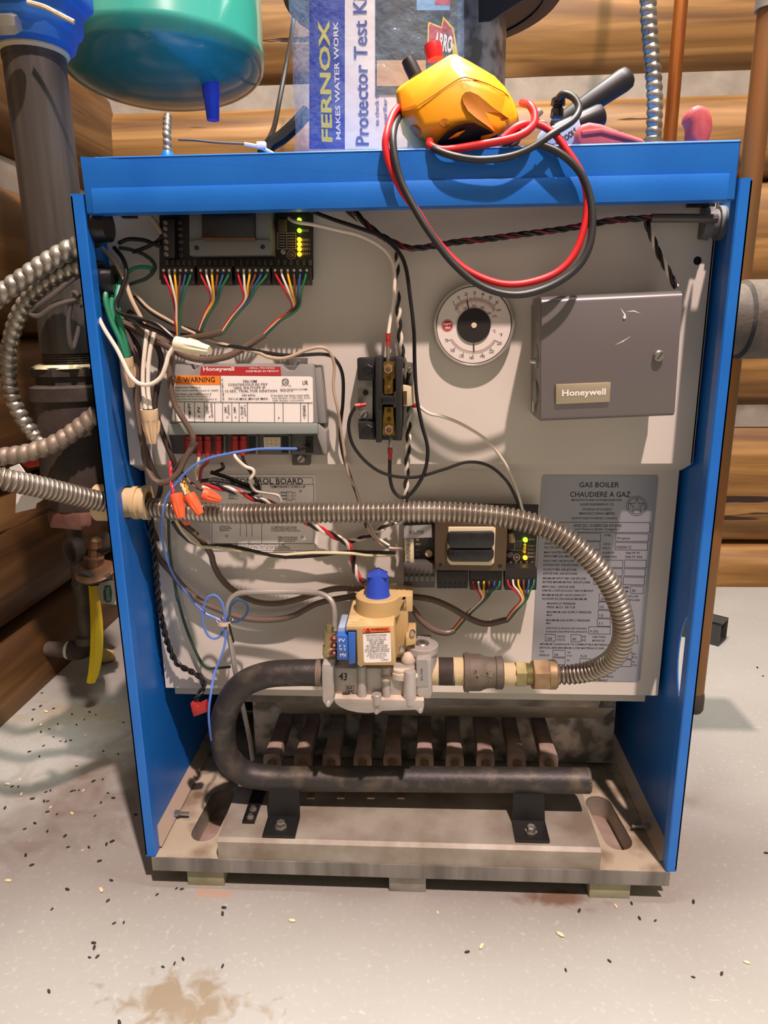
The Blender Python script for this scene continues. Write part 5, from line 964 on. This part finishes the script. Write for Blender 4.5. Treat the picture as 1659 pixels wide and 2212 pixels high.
c = PZ(228, 1428, 0); tag(B().ball(c+Vector((0, 0, .012)), .022, 9, 6, (1, .8, .6)).out('foam_lump', 'foam', None, False), 'yellowish lump of foam on the floor near the yellow strip', 'foam')
tag(poly('paper_sheet', [(20, 1010), (40, 1002), (50, 1015), (92, 1080), (78, 1088), (76, 1098), (33, 1108), (36, 1060)], -.022, -.0208, 'paper'), 'creased white paper sheet behind the steel hose', 'paper')
tag(poly('lever', [(48, 990), (70, 986), (150, 980), (150, 995), (60, 1012), (46, 1004)], .10, .108, 'redplug', uf, .002), 'red valve lever')
# armoured conduits on the left
def cond(label, pts, r, pitch, amp, m_, n=18): return tag(ribbed(path(pts), r, pitch, amp, True, n, .7).out('armored_conduit', m_), label, 'conduit')
cond('bright spiral armoured conduit entering the upper left side of the cabinet', [(-330, 850, .10), (-180, 752, .04), (-80, 700, .0), (0, 638, .005), (45, 606), (95, 572, .015), (140, 545), (172, 530, .022)], .0088, .0105, .0012, 'conduit')
cond('spiral armoured conduit curling back down behind the brown one', [(176, 574, .03), (130, 592), (90, 618, .03), (52, 660), (28, 715, .035), (18, 780), (24, 850, .045), (48, 905), (75, 940, .055), (92, 958)], .0076, .0092, .0011, 'conduit')
cond('dull brown armoured conduit sloping up to the cabinet side', [(-350, 1010, .12), (-160, 1004, .03), (-40, 992, .0), (0, 987, .01), (60, 978), (110, 962, .02), (155, 936), (210, 893, .035)], .0088, .0105, .001, 'conduitdull')
wire('gray_cable', 'grey cable bent back on itself beside the black pipe', [(175, 592, .03), (150, 608), (110, 640, .02), (70, 668), (66, 678), (85, 682), (120, 660, .022), (172, 645, .03)], .0025, 'w_gray', cat='cable')
wire('gray_cable', 'grey cable hooking down along the side of the cabinet', [(172, 640, .026), (158, 632), (152, 660), (148, 700, .03), (152, 742), (160, 748), (172, 705, .04)], .0025, 'w_gray', cat='cable')
wire('gray_cable', 'thin pale cable crossing to the cabinet side above the hooked one', [(112, 660, .035), (130, 652), (160, 654), (176, 662, .03)], .0022, 'conduitdull', cat='cable')
# right side pipes
Yc = .18; a_ = P(1636, 60, Yc); b_ = P(1517, 1500, Yc); xm = (a_.x+b_.x)/2
cp_ = thing('copper_pipe', 'copper relief pipe with a black end beside the right side panel', 'pipe', (xm, Yc, P(1515, 1535, Yc).z))
B().cyl((xm, Yc, a_.z+.6), (xm, Yc, b_.z), .0118, 20).out('pipe', 'copperdull', cp_); ze2 = P(1515, 1535, Yc).z
B().lathe((xm, Yc, b_.z+.004), (xm, Yc, ze2), [(0, .0122), (.2, .0132), (.85, .0132), (1, .011)], 20).out('end_cap', 'castdark', cp_)
zc_ = P(1640, 22, Yc).z; B().lathe((xm, Yc, zc_+.06), (xm, Yc, zc_), [(0, .0145), (1, .0145)], 20).out('solder_coupling', 'conduitdull', cp_)
st_ = thing('pipe_stub', 'dirty horizontal steel pipe joining the right side of the boiler', 'pipe', P(1640, 780, .09)); zc_ = P(1625, 690, .07).z
B().lathe((.312, .085, zc_), (.60, .085, zc_), [(0, .036), (.12, .036), (.13, .040), (1, .040)], 32).out('pipe', 'castiron', st_)
B().lathe((.405, .085, zc_+.03), (.405, .085, zc_+.085), [(0, .026), (.4, .026), (.42, .018), (.55, .018), (.6, .024), (1, .022)], 8).out('plug_fitting', 'castdark', st_)
Yc = .69; a_ = P(1466, 0, Yc); b_ = P(1447, 300, Yc); tag(B().cyl((b_.x, Yc, a_.z+.6), (b_.x, Yc, 0), .0112, 18).out('copper_pipe', 'copper'), 'slim shiny copper pipe standing behind the boiler by the log wall', 'pipe')
a_ = P(1400, 0, .22); b_ = P(1410, 300, .22); cf = thing('armored_conduit', 'vertical spiral steel conduit rising from the cover beside the copper pipe', 'conduit', (b_.x, .22, .804))
ribbed([Vector((b_.x, .22, .83)), Vector((b_.x-.001, .22, .90)), Vector((a_.x, .22, a_.z)), Vector((a_.x, .22, a_.z+.1)), Vector((a_.x, .22, a_.z+.5))], .0082, .0095, .001, True, 18, .7).out('spiral', 'conduit', cf)
B().lathe((b_.x, .22, .804), (b_.x, .22, .86), [(0, .014), (.3, .014), (.32, .011), (1, .011)], 12).out('connector', 'conduit', cf)
a_ = P(360, 310, .27); cf = thing('armored_conduit', 'slim spiral conduit rising from the cover below the teal tank', 'conduit', (a_.x, .27, .804))
ribbed([Vector((a_.x, .27, .82)), P(361, 300, .27), P(361, 275, .275), P(362, 250, .285)], .0048, .008, .0007, True, 14, .7).out('spiral', 'conduit', cf); B().lathe((a_.x, .27, .804), (a_.x, .27, P(360, 326, .27).z), [(0, .009), (.9, .009), (1, .006)], 10).out('connector', 'blue', cf)
# flue and draft hood
hc = P(912, 0, .46); fx = hc.x
fp = thing('flue_pipe', 'mottled galvanized flue pipe standing on the boiler top', 'flue', (P(940, 100, .46).x, .46, .804))
B().cyl((fp.location.x, .46, .804), (fp.location.x, .46, hc.z+.02), .1015, 40).out('pipe', 'galvbright', fp)
b = B(); a_ = P(1036, 44, .30); b.prism([P(1034, 46, .352), P(1060, 44, .352), P(1130, 0, .352), P(1130, -60, .352), P(1034, -60, .352)], (0, .004, 0)); b.out('strap', 'drum', fp)
dh = thing('draft_hood', 'dark round draft hood skirt around the flue pipe', 'draft hood', (fx, .46, hc.z))
B().lathe((fx, .46, hc.z), (fx, .46, hc.z+.12), [(0, .104), (0, .187), (.0, .198), (.12, .202), (.2, .198), (1, .12)], 56, False).out('skirt', 'drum', dh)
B().lathe((fx, .46, hc.z-.002), (fx, .46, hc.z+.002), [(0, .174), (0, .182), (1, .182), (1, .174)], 56, False).out('groove_ring', 'darksteel', dh)
# steel channel on the floor at the right
d = Vector((-.67, .56, 0)).normalized(); nn = Vector((.56, .67, 0)); a_ = PZ(1552, 1397, 0); b = B(); h = .05; w_ = .055
b.prism([a_, a_+nn*w_, a_+nn*w_+Vector((0, 0, h)), a_+nn*w_*.93+Vector((0, 0, h)), a_+nn*w_*.93+Vector((0, 0, .004)), a_+nn*w_*.07+Vector((0, 0, .004)), a_+nn*w_*.07+Vector((0, 0, h)), a_+Vector((0, 0, h))], d*.34)
b.prism([a_+Vector((0, 0, h-.004)), a_+nn*w_+Vector((0, 0, h-.004)), a_+nn*w_+Vector((0, 0, h)), a_+Vector((0, 0, h))], d*.34)
tag(b.out('steel_channel', 'darksteel', None, False), 'dark square steel channel lying on the floor right of the boiler', 'channel')
# cables and tie beside the bag
wire('black_cable', 'black cable running down the log wall to the boiler top', [(660, -300, .76), (650, -120, .75), (640, -20, .74), (632, 60, .72), (620, 130, .64), (603, 220), (592, 275), (575, 312, .45), (560, 330)], .0042, 'w_black', cat='cable')
wire('black_cable', 'thick dark cable bundle lying behind the clear bag', [(665, 240, .42), (640, 268), (610, 296), (580, 318), (560, 372, .40)], .010, 'w_black', cat='cable')
tz = thing('cable_tie', 'white cable tie with a long dark tail on the boiler top', 'cable tie', P(570, 320, .3)); B().tube(spline(path([(385, 302, .3), (420, 303), (470, 308), (530, 311, .3)]), 5), .0014, 6).out('tail', 'w_gray', tz)
B().tube(spline(path([(528, 311, .3), (555, 316), (575, 324), (590, 332, .3)]), 5), .0022, 6).out('strap', 'white', tz); B().box(tuple(P(565, 314, .3)-Vector((.006, .004, .004))), tuple(P(565, 314, .3)+Vector((.006, .004, .004)))).out('head', 'white', tz, True, .001)
tag(B().box((P(600, 300, .05).x-.012, .05, .804), (P(600, 300, .05).x+.014, .08, .808)).out('metal_clip', 'blue', None, True, .001), 'small blue metal clip on the boiler top edge', 'clip')
# clear plastic bag holding a test kit and a printed packet
bcx, bcy, brx, bry = P(815, 200, .13).x, .145, .086, .058
def surf(px, py, s=1.0):
    Y = bcy-bry*.6
    for _ in range(14):
        p = P(px, py, Y); u = max(-.98, min(.98, (p.x-bcx)/(brx*s))); Y = .5*Y+.5*(bcy-bry*s*math.sqrt(1-u*u))
    return P(px, py, Y)
def patch(name, x0, y0, x1, y1, s, m_, parent, nx=8, ny=6, pts=None):
    b = B(); g = [[surf(x0+(x1-x0)*i/nx, y0+(y1-y0)*j/ny, s) for i in range(nx+1)] for j in range(ny+1)]
    v = [p for r in g for p in r]; n = nx+1; fs = [(j*n+i, j*n+i+1, (j+1)*n+i+1, (j+1)*n+i) for j in range(ny) for i in range(nx)]; k = len(v)
    v2 = [p+Vector((0, .0004, 0)) for p in v]
    b.add(v+v2, fs+[tuple(k+i for i in reversed(f)) for f in fs]); return b.out(name, m_, parent)
def bagframe(s):
    def f(px, py):
        p = surf(px, py, s); r_ = (surf(px+4, py, s)-surf(px-4, py, s)); return p, r_.normalized(), Vector((0, 0, 1)), mpp(px, py, p.y)
    return f
tk = thing('test_kit_packet', 'white and blue water treatment test kit packet inside the clear bag', 'packet', (bcx, bcy-.05, .806))
patch('blue_band', 668, -20, 745, 322, .955, 'bagblue', tk); patch('white_card', 745, -20, 880, 322, .955, 'label', tk)
text('yellow_lettering', [("FERNOX", 703, 178, 232, 30, 90, .03)], 0, 'bagyellow', tk, bagframe(.965)); text('slogan_lettering', [("MAKES WATER WORK", 728, 176, 226, 12, 90, .02)], 0, 'whiteink', tk, bagframe(.965))
text('title_lettering', [("Protector Test Kit", 780, 148, 300, 30, 90, .015), ("to check the co", 814, 222, 90, 9, 90), ("verifier", 832, 240, 50, 9, 90)], 0, 'bagtext', tk, bagframe(.965))
pk = thing('printed_packet', 'dark printed packet with a red badge inside the clear bag', 'packet', (bcx+.05, bcy-.04, .85))
patch('scene_print', 811, -20, 988, 205, .975, 'bagscene', pk); patch('sky_print', 900, -20, 972, 22, .98, 'bagsky', pk); patch('red_corner', 940, -20, 972, 10, .983, 'redink', pk); patch('tan_strip', 814, 130, 920, 186, .98, 'bagtan', pk)
fr_ = bagframe(.985)
def flatpoly(name, pts, m_, parent, s):
    b = B(); v = [surf(x, y, s) for x, y in pts]; b.prism(v, (0, .0004, 0)); return b.out(name, m_, parent, False)
flatpoly('badge_edge', [(924, 55), (926, 47), (953, 58), (957, 35), (980, 60), (992, 135), (923, 120)], 'bagyellow', pk, .985); flatpoly('badge', [(927, 58), (929, 51), (955, 62), (959, 42), (977, 64), (988, 131), (926, 116)], 'redink', pk, .99)
text('badge_lettering', [("ARRO", 958, 92, 56, 34, -8, .03)], 0, 'whiteink', pk, bagframe(.997))
rs = []
for j in range(46):
    z = .8055+j*.0075; ring = []
    for i in range(56):
        th = 2*math.pi*i/56; f = 1+.045*noise.noise(Vector((math.cos(th)*2.4, math.sin(th)*2.4, z*20)))+.012*noise.noise(Vector((math.cos(th)*9, math.sin(th)*9, z*60))); f *= 1.0 if j > 2 else (.86+.05*j)
        ring.append(Vector((bcx+brx*1.06*f*math.sin(th), bcy-bry*1.06*f*math.cos(th), z)))
    rs.append(ring)
tag(B().rings(rs).out('plastic_bag', 'bag'), 'clear crinkled plastic bag standing on the boiler top', 'bag')
# yellow meter
mm = thing('clamp_meter', 'yellow electrical test meter lying on the boiler top', 'meter', P(990, 322, .03))
O, S = (820, 90), 4.608
def qm(l): return cr(820, 90, 4.608, l)
ol = qm([(148, 465), (250, 395), (640, 150), (700, 100), (760, 108), (900, 180), (1150, 330), (1250, 430), (1330, 560), (1380, 680), (1400, 790), (1330, 870), (1190, 930), (1100, 985), (850, 1060), (600, 1040), (470, 1010), (330, 900), (210, 745)])
from mathutils.bvhtree import BVHTree
inn = dict(a=(330, 668, -.006), b=(850, 352, -.010), c=(1255, 520, .0), d=(430, 860, -.004), e=(905, 800, -.012), f=(1180, 880, -.006), h=(700, 250, .0))
mv = [P(*p, .012) for p in ol]; ky = {}
for k_, p in inn.items(): ky[k_] = len(mv); q = qm([p[:2]])[0]; mv.append(P(q[0], q[1], p[2]))
nb = len(mv); mv += [Vector((v.x, .075, v.z)) for v in mv[:19]]
mf = [(1, 2, 'h', 'b', 'a'), (0, 1, 'a', 18), (2, 3, 4, 'h'), (4, 5, 6, 'b', 'h'), (6, 7, 8, 'c', 'b'), ('a', 'b', 'e', 'd'), ('b', 'c', 'f', 'e'), ('c', 8, 9, 10, 'f'), ('f', 10, 11, 12), ('e', 'f', 12, 13, 14), ('d', 'e', 14, 15), ('d', 15, 16, 17), ('a', 'd', 17, 18)]
mf = [tuple(ky.get(x, x) for x in f) for f in mf]+[(i, nb+i, nb+(i+1) % 19, (i+1) % 19) for i in range(19)]+[tuple(nb+i for i in range(19))]
bc = B(); bc.add(mv, mf); bvh = BVHTree.FromPolygons([tuple(v) for v in mv], mf); bc.out('case', 'meter', mm, True, .009, 4, 70)
def on(l, lift=.0012):
    o = []
    for p in qm(l):
        d = ray(*p).normalized(); h = bvh.ray_cast(CAM, d)[0]
        o.append((h if h else P(p[0], p[1], 0))-d*lift)
    return o
def decal(name, l, m_, lift=.0012, th=.003, bev=.0006):
    v = on(l, lift); c = sum(v, Vector())/len(v); n = len(v); b = B()
    b.add(v+[p+Vector((0, th, 0)) for p in v]+[c], [(i, (i+1) % n, 2*n) for i in range(n)]+[(i, n+i, n+(i+1) % n, (i+1) % n) for i in range(n)]); return b.out(name, m_, mm, True, 0, 2, 60)
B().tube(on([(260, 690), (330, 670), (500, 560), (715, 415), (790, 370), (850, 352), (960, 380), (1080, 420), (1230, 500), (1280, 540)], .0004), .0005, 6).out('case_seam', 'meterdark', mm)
decal('finger_recess', [(818, 540), (850, 505), (900, 495), (980, 530), (1060, 595), (1130, 655), (1210, 710), (1290, 770), (1295, 800), (1240, 880), (1190, 915), (1140, 890), (1060, 830), (960, 760), (880, 690), (835, 610)], 'meterdark', .0026)  # recesses are flat patches, their shade put into the darker orange
decal('rubber_bumper', [(575, 1010), (620, 950), (680, 890), (760, 845), (850, 812), (940, 808), (1060, 870), (1180, 935), (1110, 985), (980, 1020), (850, 1050), (720, 1055), (610, 1045)], 'navy', .007)
decal('bumper_stripe', [(690, 962), (770, 905), (850, 880), (780, 935)], 'meter', .0085)
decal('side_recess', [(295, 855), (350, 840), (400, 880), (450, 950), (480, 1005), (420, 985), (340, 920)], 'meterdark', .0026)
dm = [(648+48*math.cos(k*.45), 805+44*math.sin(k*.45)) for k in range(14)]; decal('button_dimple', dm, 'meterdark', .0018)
B().lathe(P(940, 128, .045), P(934, 95, .045), [(0, .0075), (.6, .0085), (1, .0078)], 18).out('red_plug', 'leadred', mm); B().lathe(P(898, 165, .045), P(880, 128, .045), [(0, .0068), (.6, .0068), (1, .006)], 18).out('black_plug', 'rubber', mm)
p_ = P(1107, 292, -.01); n = 40
B().rings([[p_+Vector((math.cos(2*math.pi*i/n)*r, y, math.sin(2*math.pi*i/n)*r*(1 if i % 2 else .94))) for i in range(n)] for y, r in ((0, .0075), (0, .0085), (.014, .0085))]).out('thumb_wheel', 'conngray', mm)
# test leads
wire('test_lead', 'red test lead draped over the boiler front in a long loop', [(868, 225, .02), (850, 245, .005), (836, 285, -.010), (833, 320, -.013), (845, 365, -.013), (870, 415), (900, 455), (935, 510, -.018), (985, 565), (1030, 595), (1085, 613, -.022), (1140, 611), (1200, 590), (1240, 550), (1262, 490, -.018), (1268, 425), (1255, 375, -.014), (1228, 330, -.013), (1198, 290, -.010), (1160, 268, -.008), (1120, 272, -.012), (1085, 300, -.014)], .0032, 'leadred', n=12)
wire('test_lead', 'short red test lead loop passing under the yellow meter', [(1128, 222, .01), (1145, 228, -.004), (1155, 250, -.010), (1148, 275, -.014), (1110, 298, -.016), (1030, 314, -.012), (960, 324, -.010), (932, 316, -.006), (928, 305, .0)], .0034, 'leadred', n=12)
wire('test_lead', 'black test lead hanging beside the red one in a larger loop', [(872, 240, .025), (858, 258, .01), (849, 290, -.010), (852, 335, -.016), (866, 390), (893, 445), (930, 505, -.024), (980, 570), (1040, 618), (1110, 637, -.028), (1180, 622), (1240, 585), (1272, 535, -.024), (1280, 470), (1270, 408, -.018), (1245, 362), (1205, 328, -.016), (1165, 311, -.013)], .0033, 'leadblack', n=12)
wire('test_lead', 'grey black test lead crossing under the meter to a clip', [(928, 312, .0), (945, 325, -.012), (985, 338, -.016), (1040, 345), (1100, 338, -.018), (1150, 318), (1195, 288, -.014), (1236, 262), (1251, 236, .0), (1240, 212), (1218, 203, .01), (1206, 215, .015), (1204, 245, .02)], .0031, 'leadblack', n=12)
tag(B().lathe(P(1207, 208, .018), P(1202, 258, .02), [(0, .003), (.1, .006), (.4, .0065), (.45, .004), (.55, .0055), (.9, .006), (1, .004)], 12).out('lead_clip', 'blackgloss'), 'small black clip at the end of the grey lead', 'clip')
# hand tools
def grip(a_, b_, ra, rb, Y0, Y1, name, m_, parent, flat=.75):
    A_, C_ = P(*a_, Y0), P(*b_, Y1); k = mpp(*a_, Y0); ax = C_-A_; u = ax.normalized(); e1 = (Vector((0, 1, 0))-u*u.y).normalized(); e2 = u.cross(e1); rs = []
    for t, f in [(-.0, .3), (.015, .7), (.05, .95), (.12, 1), (.5, 1), (.88, 1), (.95, .9), (.985, .6), (1, .25)]:
        r = (ra+(rb-ra)*t)*k*f; rs.append([A_+ax*t+(e1*math.cos(2*math.pi*i/20)*flat+e2*math.sin(2*math.pi*i/20))*r for i in range(20)])
    return B().rings(rs).out(name, m_, parent)
bt_ = thing('cable_cutter', 'black handled cutting tool lying across the boiler top', 'hand tool', P(1260, 290, .12))
grip((1192, 278), (1366, 160), 18, 25, .12, .12, 'handle', 'rubber', bt_); grip((1195, 290), (1306, 245), 20, 24, .09, .10, 'handle', 'navy', bt_)
poly('jaw', cr(1100, 120, 3.606, [(185, 430), (240, 405), (272, 440), (235, 470), (240, 500), (270, 500), (300, 520), (285, 545), (220, 540)]), .11, .118, 'steel', bt_, .001)
sc = thing('printed_sleeve', 'pale blue printed tool sleeve under the black handles', 'sleeve', P(1215, 310, .07)); poly('sleeve', [(1160, 318), (1164, 290), (1172, 280), (1250, 248), (1262, 300), (1265, 322)], .07, .082, 'toolblue', sc, .002)
text('lettering', [("TOOLS", 1230, 292, 36, 13, 36, .03), ("EIN", 1196, 316, 18, 10, 30, .03)], .0695, 'ink', sc)
rp_ = thing('pliers', 'red handled pliers lying open on the right of the boiler top', 'pliers', P(1400, 300, .05))
poly('grip', [(1246, 296), (1247, 280), (1254, 268), (1274, 262), (1300, 266), (1345, 283), (1394, 299), (1400, 318), (1250, 318)], .05, .068, 'grip', rp_, .0045, True, 4)
poly('grip', [(1486, 256), (1486, 240), (1496, 230), (1510, 224), (1524, 224), (1535, 234), (1542, 252), (1543, 275), (1535, 300), (1528, 318), (1502, 318), (1492, 290), (1494, 268)], .035, .056, 'grip', rp_, .0055, True, 4)
poly('grip_ridge', [(1256, 282), (1300, 276), (1390, 304), (1384, 309), (1300, 287), (1258, 292)], .0482, .052, 'grip', rp_, .001)
poly('joint', [(1390, 305), (1440, 303), (1492, 303), (1492, 318), (1390, 318)], .06, .075, 'blackgloss', rp_, .002)
# droppings and crumbs on the floor
O, S = (0, 1480), 3.021
dl = [(285, 398), (192, 437), (258, 468), (500, 530), (350, 340), (395, 368), (500, 260), (550, 228), (585, 178), (470, 192), (212, 745), (33, 805), (300, 700), (330, 690), (312, 760), (288, 760), (310, 830), (372, 845), (228, 905), (162, 942), (310, 957), (425, 988), (445, 1060), (580, 1062), (695, 1042), (732, 1024), (660, 770), (705, 707), (620, 856), (650, 1152), (168, 1114), (208, 1178), (727, 1278), (440, 1337), (705, 1410), (340, 1465), (612, 1686), (616, 1716), (636, 1775), (585, 1780), (745, 1557), (808, 1552), (1139, 1820), (1195, 1790), (1064, 1842), (320, 2002), (780, 2206), (675, 432), (772, 452), (610, 630), (672, 618), (462, 362), (430, 370), (625, 195), (274, 54), (265, 140), (350, 155), (220, 162), (212, 228), (268, 308), (378, 256), (322, 288), (805, 245), (1025, 1370), (1187, 1334), (1152, 1330), (490, 690), (515, 688), (470, 695), (120, 664), (80, 664), (740, 740), (885, 848)]
dl = [(O[0]+x/S, O[1]+y/S) for x, y in dl]+[(900+x/2.186, 1820+y/2.186) for x, y in ((1127, 371), (1015, 290), (768, 325), (1306, 638), (1440, 622), (238, 520), (1650, 52), (1307, 283), (910, 562), (704, 605), (1052, 360))]+[(481, 2088), (484, 1962), (481, 1975), (1636, 1443), (1648, 1461), (1010, 2057)]
b = B().ball((0, 0, 0), 1, 8, 6, (1, .45, .4)); me_ = None
for i, (x, y) in enumerate(dl):
    p = PZ(x, y, 0); r = random.uniform(.0022, .0036)
    if me_ is None: o = b.out('dropping', 'pellet'); me_ = o.data; z_off = None
    else: o = bpy.data.objects.new('dropping', me_); col.objects.link(o)
    o.location = (p.x, p.y, 0); o.scale = (r, r, r); o.rotation_euler = (0, 0, random.uniform(0, 6.28))
    tag(o, 'small dark pellet shaped dropping on the concrete floor', 'dropping', 'droppings scattered on the floor')
me2 = None
for x, y in cr(0, 1480, 3.021, [(130, 618), (560, 330), (300, 175), (55, 1280), (660, 1340), (330, 800), (545, 690), (470, 840), (50, 650), (140, 715), (540, 1080), (268, 262)])+[(631, 1990), (945, 1972), (1330, 1958), (1210, 2020), (1613, 2080), (1040, 2045)]:
    p = PZ(x, y, 0); r = random.uniform(.002, .0042)
    if me2 is None: o = B().ball((0, 0, 0), 1, 6, 4, (1.3, .6, .5)).out('crumb', 'crumb', None, False); me2 = o.data
    else: o = bpy.data.objects.new('crumb', me2); col.objects.link(o)
    o.location = (p.x, p.y, 0); o.scale = (r, r, r*.7); o.rotation_euler = (0, 0, random.uniform(0, 6.28)); tag(o, 'small pale crumb on the concrete floor', 'crumb', 'pale crumbs on the floor')
